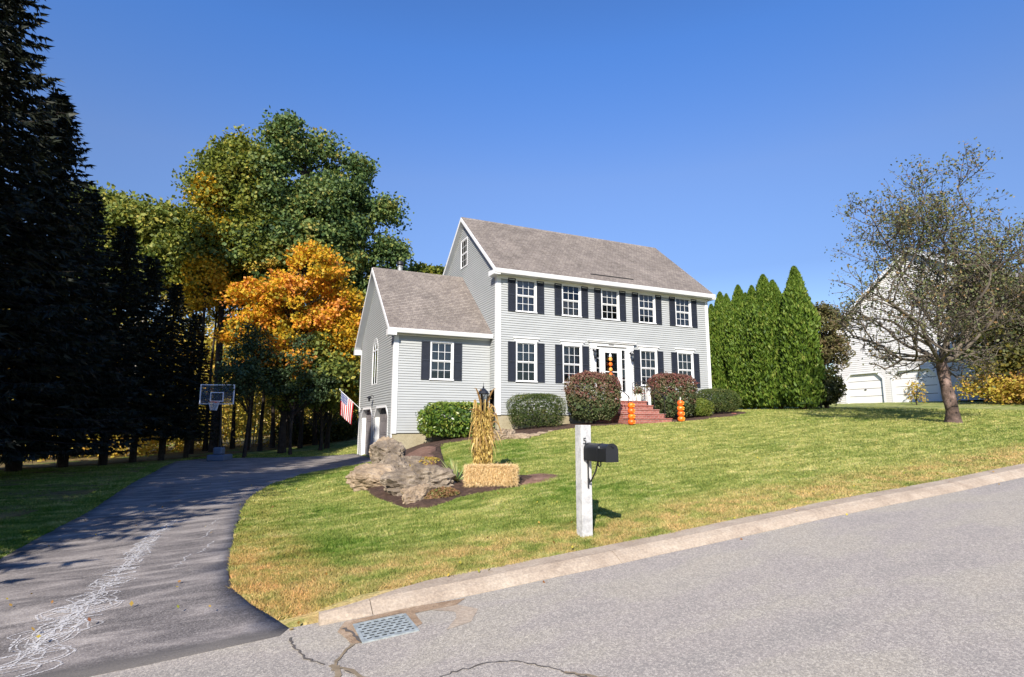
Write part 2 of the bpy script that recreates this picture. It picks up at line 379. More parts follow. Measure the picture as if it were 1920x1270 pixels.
# asphalt shingles: tabs in courses, colour per tab
def shingle(name, c1, c2):
    g = N(name, .95, .1); p = g.pos('Object'); sx = g.n("ShaderNodeSeparateXYZ"); g.l(p, sx.inputs[0])
    cb = g.n("ShaderNodeCombineXYZ"); g.l(sx.outputs[0], cb.inputs[0]); g.l(sx.outputs[2], cb.inputs[1])
    b = g.n("ShaderNodeTexBrick"); g.l(cb.outputs[0], b.inputs['Vector']); b.inputs['Scale'].default_value = 1
    b.inputs['Brick Width'].default_value = .17; b.inputs['Row Height'].default_value = .0908; b.inputs['Mortar Size'].default_value = .006
    b.inputs['Color1'].default_value = (*c1, 1); b.inputs['Color2'].default_value = (*c2, 1); b.inputs['Mortar'].default_value = (*[q * .5 for q in c1], 1)
    b.offset_frequency = 2; b.offset = .37
    c = g.mix(1., b.outputs['Color'], g.ramp(g.noise(1.1, g.mapv(p, (1, 1, .5)), 5), [(.3, .82), (.7, 1.12)]), 'MULTIPLY')
    c = g.mix(.7, c, g.ramp(g.noise(70, p, 2), [(.3, .6), (.7, 1.35)]), 'MULTIPLY'); g.color(c); g.bump(g.noise(90, p, 2), .4, .006); return g.m
M_ROOF = shingle("brown_grey_shingles", (.185, .16, .145), (.265, .232, .205))
M_ROOF2 = shingle("grey_shingles", (.16, .15, .145), (.24, .22, .21))
# brick for the stoop
g = N("red_brick", .85, .2); p = g.pos('Object'); sx = g.n("ShaderNodeSeparateXYZ"); g.l(p, sx.inputs[0])
cb = g.n("ShaderNodeCombineXYZ"); g.l(g.math('ADD', sx.outputs[0], sx.outputs[1]), cb.inputs[0]); g.l(sx.outputs[2], cb.inputs[1])
b = g.n("ShaderNodeTexBrick"); g.l(cb.outputs[0], b.inputs['Vector']); b.inputs['Scale'].default_value = 1; b.inputs['Brick Width'].default_value = .21
b.inputs['Row Height'].default_value = .085; b.inputs['Mortar Size'].default_value = .006
b.inputs['Color1'].default_value = (.25, .080, .062, 1); b.inputs['Color2'].default_value = (.34, .125, .098, 1); b.inputs['Mortar'].default_value = (.34, .27, .24, 1)
g.color(g.mix(.6, b.outputs['Color'], g.ramp(g.noise(12, p, 4), [(.3, .7), (.7, 1.2)]), 'MULTIPLY')); g.bump(g.noise(80, p, 3), .4, .006); M_BRICK = g.m
M_ORANGE = plain("orange_plastic", (.95, .17, .015), .35, .5, .15, 8)
M_ORANGE2 = plain("deep_orange_plastic", (.80, .11, .012), .35, .5, .15, 8)
M_STRAW = foliage("straw", [(.46, .30, .13), (.68, .49, .25), (.85, .68, .40)], .15)
M_CORN = foliage("dry_corn_leaf", [(.22, .12, .045), (.42, .27, .09), (.62, .46, .19)], .25)
M_CORNY = foliage("yellow_corn_husk", [(.11, .065, .022), (.42, .28, .07), (.66, .50, .17)], .15)
F_OAK = foliage("oak_green_leaves", [(.016, .042, .016), (.045, .088, .030), (.10, .155, .045), (.20, .25, .07), (.36, .27, .06)])
F_OLIVE = foliage("olive_leaves", [(.05, .075, .014), (.11, .14, .022), (.20, .22, .032), (.38, .30, .05)])
F_YEL = foliage("yellow_green_leaves", [(.040, .07, .016), (.10, .142, .030), (.20, .225, .045), (.38, .33, .06)])
F_ORA = foliage("orange_leaves", [(.06, .085, .02), (.34, .27, .02), (.66, .42, .03), (.66, .26, .03), (.76, .34, .10)], .4)
F_GOLD = foliage("golden_leaves", [(.14, .15, .022), (.38, .28, .022), (.60, .38, .025), (.70, .36, .03)], .4)
F_UND = foliage("sunlit_undergrowth_leaves", [(.16, .18, .04), (.42, .36, .05), (.66, .50, .10), (.62, .30, .06)], .4)
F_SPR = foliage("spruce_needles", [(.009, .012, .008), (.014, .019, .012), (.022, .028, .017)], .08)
F_SPRL = foliage("green_spruce_needles", [(.020, .040, .018), (.035, .062, .024), (.055, .085, .030)], .1)
F_ARB = foliage("arborvitae_sprays", [(.030, .062, .010), (.075, .135, .016), (.135, .205, .026), (.23, .26, .055)], .25)
F_YEW = foliage("yew_needles", [(.030, .048, .014), (.055, .082, .020), (.090, .115, .030), (.15, .135, .04)], .15)
F_RHO = foliage("rhododendron_leaves", [(.035, .08, .012), (.085, .155, .020), (.17, .225, .032), (.30, .30, .06)], .2, .35, .5)
F_BB = foliage("burning_bush_leaves", [(.055, .078, .030), (.13, .15, .062), (.17, .115, .07), (.20, .07, .065)], .2)
F_GOLDS = foliage("golden_shrub_leaves", [(.08, .12, .018), (.15, .19, .03), (.25, .25, .05)], .25)
F_MAPLE = foliage("sparse_olive_leaves", [(.050, .065, .030), (.105, .13, .055), (.17, .18, .075), (.26, .16, .07)], .25)
F_PURP = foliage("bronze_tree_leaves", [(.060, .062, .022), (.10, .10, .034), (.145, .125, .05), (.14, .085, .06)], .2)
F_MEAD = foliage("autumn_meadow", [(.30, .12, .055), (.42, .27, .06), (.50, .40, .06), (.22, .24, .04)], .3)
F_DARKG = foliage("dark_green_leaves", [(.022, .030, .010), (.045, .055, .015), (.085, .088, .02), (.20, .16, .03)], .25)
F_YUC = foliage("yucca_leaves", [(.10, .21, .07), (.24, .32, .12), (.52, .46, .20)], .2)
F_CREEP = foliage("low_creeper", [(.20, .17, .05), (.28, .14, .08), (.12, .15, .04)], .2)
# ---------------------------------------------------------------- ground, drive, road, kerb
DRIVE = [(-12.5, -26.0), (-12.45, -15.9), (-12.32, -11.2), (-12.24, -8.8), (-12.15, -6.9), (-12.25, -3.5), (-12.3, .4), (-12.3, 6.0), (-12.1, 9.6), (-11.2, 10.6), (-8, 9.4), (-4.2, 8.4), (-4.1, 7.9), (-4.1, 1.2),
         (-4.75, 1.3), (-5.6, 1.4), (-6.6, .6), (-7.66, -1.7), (-8.5, -4.1), (-9.05, -6.25), (-9.28, -8.2), (-9.39, -11.2), (-9.44, -13.5), (-9.38, -14.35), (-9.2, -14.85), (-9.02, -15.3), (-8.88, -15.70), (-8.95, -15.84)]
DRIVE = [(-12.6, -16.0)] + DRIVE[1:] + [(-9.6, -15.92), (-11, -15.98)]
def kerb_back(x): return -15.35 - .36 * float(sstep(0, 1, (-7.3 - x) / 1.35))
xs = np.unique(np.concatenate([[-500, -250, -120, -80], np.arange(-60, -22, 2.), np.arange(-22, -13, .6), np.arange(-13, 14, .22), np.arange(14, 40, .8), np.arange(40, 100, 4), [140, 250, 500]]))
ys = np.unique(np.concatenate([[-400, -200, -80, -50, -40, -34, -29, -26.6, -26.3], np.arange(-25, -16, 2.), [-15.60, -15.57], np.arange(-15.35, 12, .24), np.arange(12, 40, 1.0), np.arange(40, 100, 5), [140, 250, 500, 900]]))
GX, GY = np.meshgrid(xs, ys); GZ = HL(GX, GY)
GZ -= .26 * ((GY < -15.58) & (GY > -26.5))
ind = inside(GX.ravel(), GY.ravel(), DRIVE).reshape(GX.shape)
GZ -= ind * .03
near = (GY > -15.5) & (GY < 10) & ~ind
GZ += near * (.022 * nz(GX, GY, 0, .35, 11) + .016 * nz(GX * .7, GY * 1.3, 0, .75, 12))
nx, ny = len(xs), len(ys)
idx = np.arange(nx * ny).reshape(ny, nx)
F = np.stack([idx[:-1, :-1], idx[:-1, 1:], idx[1:, 1:], idx[1:, :-1]], -1).reshape(-1, 4)
V = np.stack([GX, GY, GZ], -1).reshape(-1, 3)
tag(link('lawn', np_mesh('lawn', V, F, M_GRASS, True)), None, None, None, 'structure')
# road
rx = np.unique(np.concatenate([np.arange(-120, -16, 4.), np.arange(-16, 16, .5), np.arange(16, 121, 4.)])); ry = np.array([-26.5, -24, -22, -20, -19, -18, -17.5, -17, -16.5, -16.2, -15.9, -15.70])
X, Y = np.meshgrid(rx, ry); Z = HH(X, Y) - ROAD_DROP
idx = np.arange(X.size).reshape(X.shape); F = np.stack([idx[:-1, :-1], idx[:-1, 1:], idx[1:, 1:], idx[1:, :-1]], -1).reshape(-1, 4)
# leave the opening of the catch basin free: drop the vertices under the grate a little instead
tag(link('road', np_mesh('road', np.stack([X, Y, Z], -1).reshape(-1, 3), F, M_ROAD, True)), None, None, None, 'structure')
def road_z(x, y): return H(x, y) - ROAD_DROP
def drive_zv(X, Y, D=None):
    a = ramp_y(Y); return HH(X, Y) + .012 - a * (.078 + (Y < -15.6) * .007)
patch('driveway', DRIVE, drive_zv, .33, M_DRIVE, rough_edge=.03, skirt=.05)
def drive_z(x, y): return float(drive_zv(np.array([x]), np.array([y]))[0])
# kerb: cast lengths with a joint between them
kerb = thing('curb', None, None, (0, -15.5, 0), None, 'structure')
cuts = [-8.62, -8.12, -5.2, -2.2, .8, 3.8, 6.8, 9.8, 12.8, 16, 20, 25, 30, 40, 60]
for a, b in zip(cuts[:-1], cuts[1:]):
    m = MB(); n = max(2, int((b - a) / .3)); ring = []
    for i in range(n + 1):
        x = a + .004 + (b - a - .008) * i / n; yb = kerb_back(x); j = .012 * float(nz(x, 0, 0, .5, 5)); h = H(x, yb)
        ring.append([(x, yb, h - .2), (x, yb, h + .014), (x, min(-15.60, yb - .05) + j, h + .008), (x, min(-15.70, yb - .09) + j, h - .03), (x, -15.80 + j, road_z(x, -15.8) + .006), (x, -15.80 + j, road_z(x, -15.8) - .12)])
    Vv = [p for r in ring for p in r]; k = 6
    Ff = [(i * k + j, i * k + (j + 1) % k, (i + 1) * k + (j + 1) % k, (i + 1) * k + j) for i in range(n) for j in range(k)] + [tuple(range(k)), tuple(range(n * k, n * k + k))[::-1]]
    m.add(Vv, Ff); m.build('curb_stone', M_CURB, kerb)
# patches: gravelly earth by the kerb and the grate, cracks, chalk
M_DIRT = stone("gutter_grit", (.20, .13, .08), (.33, .235, .155), (.44, .34, .25), 6, .5)
M_CRACK = plain("crack_fill", (.11, .098, .088), .95, .1)
M_CRACKL = plain("sandy_crack", (.24, .19, .13), .95, .1, .3, 9)
gc = N("white_chalk", .95, .1); gc.color((.60, .59, .59)); tpc = gc.n("ShaderNodeBsdfTransparent"); mc = gc.n("ShaderNodeMixShader")
gc.l(gc.ramp(gc.noise(55, None, 4, .7), [(.40, 0.0), (.60, .85)]), mc.inputs[0]); gc.l(tpc.outputs[0], mc.inputs[1]); gc.l(gc.b.outputs[0], mc.inputs[2]); gc.l(mc.outputs[0], gc.out.inputs[0]); M_CHALK = gc.m
def rz(off): return lambda X, Y, D: HH(X, Y) - ROAD_DROP + off
patch('gutter_grit', [(-8.5, -16.05), (-8.4, -15.83), (-7.7, -15.82), (-7.2, -15.86), (-7.35, -16.0), (-7.75, -16.0), (-7.78, -16.3), (-7.86, -16.35), (-7.86, -15.92), (-8.3, -15.92), (-8.34, -16.42), (-8.42, -16.42)], rz(.005), .07, M_DIRT, rough_edge=.02, skirt=0)
patch('sand_stain', [(-7.62, -15.98), (-7.35, -15.98), (-7.2, -16.2), (-7.35, -16.5), (-7.6, -16.55), (-7.47, -16.35), (-7.42, -16.15)], rz(.004), .06, M_CURB, rough_edge=.03, skirt=0)
def ribbon(m, pts, w, zf, jit=.0, seed=0, mi=0, sub=.05):
    r = random.Random(seed); P = []
    for i in range(len(pts) - 1):
        a, b = pts[i], pts[i + 1]; k = max(1, int(math.dist(a, b) / sub))
        for j in range(k): t = j / k; P.append((a[0] + (b[0] - a[0]) * t + r.gauss(0, jit), a[1] + (b[1] - a[1]) * t + r.gauss(0, jit)))
    P.append(pts[-1]); V = []
    PA = np.array(P); Zs = zf(PA[:, 0], PA[:, 1])
    for i, p in enumerate(P):
        q = P[max(i - 1, 0)]; s = P[min(i + 1, len(P) - 1)]; dx, dy = s[0] - q[0], s[1] - q[1]; L = math.hypot(dx, dy) or 1
        ww = w * r.uniform(.45, 1.25) * .5
        V += [(p[0] - dy / L * ww, p[1] + dx / L * ww, Zs[i]), (p[0] + dy / L * ww, p[1] - dx / L * ww, Zs[i])]
    m.add(V, [(2 * i, 2 * i + 1, 2 * i + 3, 2 * i + 2) for i in range(len(P) - 1)], mi)
zr = lambda x, y: HH(x, y) - ROAD_DROP + .007
cr = MB()
for i, (L, w, s) in enumerate([([(-8.88, -15.95), (-8.87, -16.2), (-8.80, -16.5), (-8.68, -16.7)], .022, 0), ([(-8.42, -16.42), (-8.55, -16.62), (-8.64, -16.85)], .035, 1), ([(-8.62, -16.77), (-8.60, -16.95), (-8.71, -17.15), (-8.78, -17.6), (-8.9, -18.2)], .05, 1),
        ([(-8.64, -16.75), (-8.52, -16.92), (-8.43, -17.12), (-8.38, -17.35), (-8.32, -17.8)], .035, 1), ([(-8.5, -17.0), (-8.55, -16.9)], .02, 0), ([(-8.43, -17.12), (-8.3, -17.3), (-8.1, -17.42), (-7.85, -17.38), (-7.6, -17.36), (-7.43, -17.42), (-7.36, -17.46), (-7.28, -17.58), (-7.15, -17.8), (-7.05, -18.0)], .014, 0),
        ([(-7.15, -17.8), (-6.95, -18.05), (-6.7, -18.3)], .025, 1), ([(-8.42, -16.0), (-8.37, -16.2), (-8.33, -16.42)], .04, 0)]):
    ribbon(cr, L, w, zr, .008, i, s, .04)
tag(cr.build('road_cracks', [M_CRACK, M_CRACKL]), kind='structure')
zd = lambda x, y: drive_zv(x, y) + .007
ck = MB(); r = random.Random(5)
cl = [(-10.98, -15.6), (-10.85, -14.8), (-10.72, -14.0), (-10.63, -13.1), (-10.62, -12.3), (-10.60, -11.4), (-10.55, -10.6), (-10.45, -9.7), (-10.38, -9.2)]
def cpt(t):
    t *= len(cl) - 1; i = min(int(t), len(cl) - 2); f = t - i; return (cl[i][0] + (cl[i + 1][0] - cl[i][0]) * f, cl[i][1] + (cl[i + 1][1] - cl[i][1]) * f)
for k in range(34):       # long loops drawn along the drive
    t0 = r.uniform(0, .8); t1 = min(1, t0 + r.uniform(.08, .3)); w0 = r.uniform(.03, .30 - .22 * t0); ph = r.uniform(0, 6); pts = []
    for j in range(15):
        t = t0 + (t1 - t0) * j / 14; p = cpt(t); pts.append((p[0] + w0 * math.sin(ph + j * r.uniform(.4, .9)), p[1] + .1 * math.cos(ph * 2 + j)))
    ribbon(ck, pts, .022, zd, .006, k, 0, .06)
for k in range(16):       # closed ovals at the near end
    t = r.uniform(0, .35); p = cpt(t); ax = r.uniform(.14, .42); ay = r.uniform(.06, .16); pts = [(p[0] + r.uniform(-.02, .02) + ax * math.cos(a) + .3 * ay * math.sin(a), p[1] + ay * math.sin(a) * 1.5) for a in np.linspace(0, 2 * PI, 19)]
    ribbon(ck, pts, .022, zd, .004, 100 + k, 0, .06)
for k in range(60):       # scribble hatching in the middle
    t = r.betavariate(2.2, 2.0); p = cpt(t); a = r.uniform(-.5, .5); L = r.uniform(.05, .20) * (1.2 - t * .6)
    ribbon(ck, [(p[0] - L * math.cos(a) + r.gauss(0, .05), p[1] - L * math.sin(a)), (p[0] + r.gauss(0, .03), p[1] + r.gauss(0, .03)), (p[0] + L * math.cos(a), p[1] + L * math.sin(a) * .6)],   .035, zd, .008, 200 + k, 0, .06)
for k, (x, y) in enumerate([(-9.75, -12.2), (-9.8, -11.2), (-9.75, -10.2), (-10.0, -12.9)]):
    ribbon(ck, [(x - .1, y - .2), (x, y), (x + .02, y + .3), (x + .08, y + .5)], .02, zd, .015, 400 + k)
tag(ck.build('chalk_lines', M_CHALK), kind='structure')
# planting beds
def bedz(off, amp, f): return lambda X, Y, D: HH(X, Y) + sstep(0, .25, D) * (off + amp * nz(X, Y, 0, f, 21)) + .004 + sstep(0, .1, D) * .03
BED1 = [(-6.46, -6.87), (-6.85, -8.4), (-6.85, -9.9), (-6.72, -11.2), (-6.3, -11.5), (-5.95, -11.45), (-5.14, -11.15), (-4.4, -11.05), (-3.74, -10.9), (-3.5, -10.35), (-3.88, -9.95), (-4.69, -9.33), (-4.45, -6.9), (-3.75, -4.5), (-3.0, -1.9), (-1.9, -1.9), (-.9, -2.2), (-.3, -1.4), (-.05, -.1), (-.05, .68), (-4.0, .68), (-4.5, .68), (-4.9, -.4), (-5.5, -2.5), (-6.0, -4.6)]
BED2 = [(-.95, -3.55), (-.2, -3.35), (.9, -2.75), (2.3, -2.35), (4.3, -2.35), (4.72, -2.4), (4.72, -.02), (.02, -.02), (.02, -1.2), (-.7, -1.9)]
BED3 = [(6.9, -.02), (6.9, -2.45), (8, -2.6), (10, -2.25), (12.3, -1.7), (13.1, -.6), (12.7, .3), (11.7, .3), (11.7, -.02)]
patch('garden_bed', smooth_poly(BED1, 1), bedz(.03, .03, 1.0), .16, M_MULCH)
patch('garden_bed', BED2, bedz(.02, .02, 1.0), .16, M_MULCH)
patch('garden_bed', BED3, bedz(.02, .02, 1.0), .16, M_MULCH)
patch('bare_soil', smooth_poly([(-3.15, -2.0), (-4.0, -1.8), (-4.9, -3.5), (-5.3, -5.2), (-5.45, -7.0), (-5.0, -8.2), (-4.75, -7.5), (-4.55, -6.4), (-3.9, -4.3)], 1), lambda X, Y, D: HH(X, Y) + .055 + sstep(0, .3, D) * .06 + .02 * nz(X, Y, 0, 1.2, 8), .16, M_SOIL)
patch('bare_soil', smooth_poly([(-4.35, -11.0), (-3.5, -11.05), (-3.05, -10.75), (-3.2, -10.2), (-3.9, -10.1), (-4.3, -10.5)], 1), lambda X, Y, D: HH(X, Y) + .012 + sstep(0, .2, D) * .04, .1, M_SOIL)
patch('forest_floor', smooth_poly([(-30, 9.5), (-20, 9.0), (-15, 10.3), (-11.5, 12.2), (-8, 15.5), (-4.5, 16.5), (4, 17), (12, 20), (12, 60), (-45, 60), (-45, 10)], 1), lambda X, Y, D: HH(X, Y) + .02 + .05 * sstep(0, 1, D) * nz(X, Y, 0, .4, 9), 1.0, M_LITTER)
patch('leaf_litter', smooth_poly([(-12.9, -8.5), (-12.9, 8), (-13, 9.5), (-22, 8.5), (-24, -6), (-16, -9)], 1), lambda X, Y, D: HH(X, Y) + .012 + .01 * nz(X, Y, 0, .6, 9), .6, M_LITTER)
# ---------------------------------------------------------------- catch basin grate
gx0, gy0 = -8.34, -16.44; gz = road_z(-8.1, -16.2) + .012
gt = thing('drain_grate', 'grey cast storm drain grate in the road against the curb', 'drain grate', (-8.1, -16.19, gz))
W_, D_ = .50, .48
def gp(u, v, dz=0): x = gx0 + u; y = gy0 + v; return (x, y, H(x, y) - ROAD_DROP + .012 + dz)
m = MB()
for (u0, u1, v0, v1) in ((0, W_, 0, .03), (0, W_, D_ - .03, D_), (0, .03, .03, D_ - .03), (W_ - .03, W_, .03, D_ - .03)):
    P = [gp(u0, v0), gp(u1, v0), gp(u1, v1), gp(u0, v1)]; m.add(P + [(p[0], p[1], p[2] - .04) for p in P], [(0, 1, 2, 3), (7, 6, 5, 4), (0, 4, 5, 1), (1, 5, 6, 2), (2, 6, 7, 3), (3, 7, 4, 0)])
m.build('grate_frame', M_DRAIN, gt)
for r_ in range(7):
    v0 = .03 + r_ * .0600
    m = MB(); P = [gp(.03, v0, -.003), gp(W_ - .03, v0, -.003), gp(W_ - .03, v0 + .024, -.003), gp(.03, v0 + .024, -.003)]
    m.add(P + [(p[0], p[1], p[2] - .03) for p in P], [(0, 1, 2, 3), (7, 6, 5, 4), (0, 4, 5, 1), (1, 5, 6, 2), (2, 6, 7, 3), (3, 7, 4, 0)])
    if r_ < 7:
        for c in range(7):
            u0 = .03 + c * .066 + (r_ % 2) * .033; u1 = u0 + .024; u1 = min(u1, W_ - .03)
            v1 = v0 + .024; v2 = min(v0 + .060, D_ - .03)
            if u0 > W_ - .05 or v2 <= v1: continue
            P = [gp(u0, v1, -.004), gp(u1, v1, -.004), gp(u1, v2, -.004), gp(u0, v2, -.004)]
            m.add(P + [(p[0], p[1], p[2] - .03) for p in P], [(0, 1, 2, 3), (7, 6, 5, 4), (0, 4, 5, 1), (1, 5, 6, 2), (2, 6, 7, 3), (3, 7, 4, 0)])
    m.build('grate_bar', M_DRAIN, gt)
m = MB(); m.add([gp(0, 0, -.007), gp(W_, 0, -.007), gp(W_, D_, -.007), gp(0, D_, -.007)], [(0, 1, 2, 3)]); m.build('black_basin_sheet', M_BLACK, gt)  # black sheet stands in for the dark of the open basin
# ---------------------------------------------------------------- siding: lapped courses as real geometry
EXPO = .1016
def siding(name, parent, axis, c, rng_fn, z0, z1, holes, mat, sgn=-1, expo=EXPO):
    """courses on the plane axis=c facing sgn*axis; rng_fn(z)->(a,b); holes: (a0,a1,z0,z1)"""
    m = MB(); z = z0
    while z < z1 - 1e-6:
        zt = min(z + expo, z1); zs = [z, zt]; 
        cutz = sorted({h for q in holes for h in (q[2], q[3]) if z < h < zt})
        zs = [z] + cutz + [zt]
        for za, zb in zip(zs[:-1], zs[1:]):
            if zb - za < .004: continue
            zm = (za + zb) / 2; A = rng_fn(za); B = rng_fn(zb)
            if B[1] - B[0] < .01 and A[1] - A[0] < .01: continue
            segs = [(0., 1.)]; a0, b0 = rng_fn(zm)
            for (h0, h1, hz0, hz1) in holes:
                if hz0 < zm < hz1:
                    t0 = (h0 - a0) / (b0 - a0); t1 = (h1 - a0) / (b0 - a0); ns = []
                    for s0, s1 in segs:
                        if t1 <= s0 or t0 >= s1: ns.append((s0, s1)); continue
                        if t0 > s0: ns.append((s0, t0))
                        if t1 < s1: ns.append((t1, s1))
                    segs = ns
            oa = .027 * (1 - (za - z) / expo) + .003; ob = .027 * (1 - (zb - z) / expo) + .003
            for s0, s1 in segs:
                pa0 = A[0] + (A[1] - A[0]) * s0; pa1 = A[0] + (A[1] - A[0]) * s1; pb0 = B[0] + (B[1] - B[0]) * s0; pb1 = B[0] + (B[1] - B[0]) * s1
                def P(u, o, zz): return (u, c + sgn * o, zz) if axis == 'y' else (c + sgn * o, u, zz)
                V = [P(pa0, oa, za), P(pa1, oa, za), P(pb1, ob, zb), P(pb0, ob, zb), P(pa0, -.01, za), P(pa1, -.01, za), P(pb1, -.01, zb), P(pb0, -.01, zb)]
                m.add(V, [(0, 1, 2, 3), (4, 5, 1, 0), (1, 5, 6, 2), (4, 0, 3, 7)])
        z += expo
    o = m.build(name, mat, parent); o['kind'] = 'stuff'; return o

# ---------------------------------------------------------------- windows (local: facing -Y, origin at lower left of the opening)
_wc = {}
def window(parent, x, y, z, w, h, rot=0, cols=3, rws=(2, 2), lintel=False, blind=None, mat=M_WHITE, depth=.10):
    key = (w, h, cols, rws, lintel)
    if key not in _wc:
        fr = MB(); t = .065
        for a in ((-t, 0, 0, h), (w, w + t, 0, h)): fr.box(a[0], a[1], -.04, depth, a[2], a[3])
        fr.box(-t, w + t, -.04, depth, h, h + t); fr.box(-t - .02, w + t + .02, -.065, depth, -.045, 0)
        sa = MB(); s = .038; hm = h * rws[0] / (rws[0] + rws[1])
        for (a, b, yo) in ((0, hm, .028), (hm, h, .004)):
            sa.box(.002, s, yo, yo + .03, a, b); sa.box(w - s, w - .002, yo, yo + .03, a, b); sa.box(s, w - s, yo, yo + .03, a, a + s); sa.box(s, w - s, yo, yo + .03, b - s, b - .001)
        mu = MB(); pn = []; ww = (w - 2 * s)
        for (a, b, yo, nr) in ((0, hm, .028, rws[0]), (hm, h, .004, rws[1])):
            for i in range(1, cols): mu.box(s + ww * i / cols - .009, s + ww * i / cols + .009, yo + .005, yo + .021, a + s + .001, b - s - .001)
            for j in range(1, nr):
                zz = a + s + (b - a - 2 * s) * j / nr; mu.box(s + .001, w - s - .001, yo + .003, yo + .023, zz - .009, zz + .009)
            for i in range(cols):
                for j in range(nr):
                    pn.append((s + ww * i / cols, yo + .013, a + s + (b - a - 2 * s) * j / nr, ww / cols, (b - a - 2 * s) / nr))
        pm = MB(); q = pn[0]; pm.add([(0, 0, 0), (q[3], 0, 0), (q[3], 0, q[4]), (0, 0, q[4])], [(0, 1, 2, 3)])
        bl = MB(); bl.box(.001, w - .001, depth + .03, depth + .034, 0, h); dk = MB()
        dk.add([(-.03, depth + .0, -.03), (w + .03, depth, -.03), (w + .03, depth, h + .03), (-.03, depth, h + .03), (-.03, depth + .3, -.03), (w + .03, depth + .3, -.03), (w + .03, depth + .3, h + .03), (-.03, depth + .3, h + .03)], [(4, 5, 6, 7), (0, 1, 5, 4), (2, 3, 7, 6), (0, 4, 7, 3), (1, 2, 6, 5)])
        li = None
        if lintel:
            li = MB(); li.box(-.13, w + .13, -.055, .0, h + t + .004, h + t + .12); li.box(-.17, w + .17, -.10, .0, h + t + .122, h + t + .165)
        _wc[key] = (fr.mesh('window_casing', mat), sa.mesh('sash', mat), mu.mesh('muntins', mat), pm.mesh('pane', M_GLASS), bl.mesh('blind', M_BLIND), bl.mesh('blind', M_BLIND2), dk.mesh('room_recess', M_DARK), li.mesh('lintel', mat) if li else None, pn)
    fr, sa, mu, pm, b1, b2, dk, li, pn = _wc[key]
    o = link('window', fr, parent, Vector((x, y, z)) - wloc(parent)); o.rotation_euler = (0, 0, rot)
    link('sash', sa, o); link('muntins', mu, o); link('room_recess', dk, o)
    if li: link('lintel', li, o)
    if blind: 
        q = link('blind', b1 if blind != 2 else b2, o); f = {1: 1, 2: .55, 3: .45, 4: .8}[blind]
        q.scale = (1, 1, f); q.location = (0, 0, h * (1 - f)) if blind != 2 else (0, 0, 0)
    for p in pn: link('pane', pm, o, p[:3])
    return o
_sc = {}
def shutter(parent, x, y, z, w, h):
    key = (w, h)
    if key not in _sc:
        m = MB(); s = .045; m.box(0, s, -.035, 0, 0, h); m.box(w - s, w, -.035, 0, 0, h)
        for a in (0, h * .5 - s / 2, h - s): m.box(s, w - s, -.033, 0, a, a + s)
        lo = MB()
        for a, b in ((s, h * .5 - s / 2), (h * .5 + s / 2, h - s)):
            k = int((b - a) / .042)
            for i in range(k):
                z0 = a + (b - a) * i / k; zt = z0 + (b - a) / k
                lo.add([(s, -.026, z0 + .004), (w - s, -.026, z0 + .004), (w - s, -.006, zt + .008), (s, -.006, zt + .008)], [(0, 1, 2, 3)])
        _sc[key] = (m.mesh('shutter_frame', M_SHUT), lo.mesh('louvres', M_SHUT))
    o = link('shutter', _sc[key][0], parent, Vector((x, y, z)) - wloc(parent)); l = link('louvres', _sc[key][1], o); l['kind'] = 'stuff'; return o
def roof_plane(parent, x0, x1, ye, ze, yr, zr, mat, name='roof', th=.07, course=.142):
    """one slope, stepped shingle courses, eave (ye,ze) to ridge (yr,zr)"""
    L = math.hypot(yr - ye, zr - ze); uy, uz = (yr - ye) / L, (zr - ze) / L; nyy, nzz = (-uz, uy) if uy > 0 else (uz, -uy)
    m = MB(); n = int(L / course); c = L / n
    prof = [(ye - nyy * th, ze - nzz * th)]
    for i in range(n):
        a = i * c; b = (i + 1) * c; prof.append((ye + uy * a + nyy * .011, ze + uz * a + nzz * .011)); prof.append((ye + uy * b, ze + uz * b))
    prof.append((yr - nyy * th, zr - nzz * th))
    m.prism(prof, 'x', x0, x1); return m.build(name, mat, parent)

# ---------------------------------------------------------------- the colonial house
HS = thing('colonial_house', 'grey two storey clapboard house with navy shutters and attached garage wing', 'house', (5.8, 4, 1.6))
W1, D1, ZB, ZE = 11.6, 8.0, 1.98, 7.86
RS = 3.64 / 4.35
def mz(y): return 8.08 + RS * (min(y, 8 - y) + .35)
WX = [.92, 3.18, 5.26, 7.36, 9.58]; WW = .88
holes = [(x - .06, x + WW + .06, 6.34 - .04, 7.78) for x in WX] + [(WX[i] - .06, WX[i] + WW + .06, 3.34 - .04, 5.12) for i in (0, 1, 3, 4)] + [(4.56, 6.88, ZB, 5.34)]
siding('siding', HS, 'y', 0, lambda z: (.18, W1 - .16), ZB, ZE - .16, holes, M_SIDING)
# gables: y range at height z
def gr(z, lo=0, hi=8):
    if z < mz(0) - .2: return (lo, hi)
    t = (z - 8.08 + .12) / RS - .35; return (max(lo, t), min(hi, 8 - t))
siding('siding', HS, 'x', 0, lambda z: gr(z, .15, 7.9), 3.0, 11.5, [(3.66 - .06, 4.48 + .06, 9.2 - .05, 10.66)], M_SIDING)
siding('siding', HS, 'x', W1, lambda z: gr(z, .15, 7.9), ZB, 11.5, [], M_SIDING, 1)
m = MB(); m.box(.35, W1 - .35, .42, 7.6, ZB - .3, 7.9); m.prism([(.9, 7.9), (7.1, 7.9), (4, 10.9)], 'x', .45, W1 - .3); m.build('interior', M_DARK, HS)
m = MB(); m.box(.0, W1, 7.9, 7.99, ZB, 8.05); m.build('back_wall', M_SIDING, HS)
roof_plane(HS, -.22, 11.76, -.36, 8.075, 4.0, 8.075 + RS * 4.36, M_ROOF)
roof_plane(HS, -.22, 11.76, 8.36, 8.075, 4.0, 8.075 + RS * 4.36, M_ROOF)
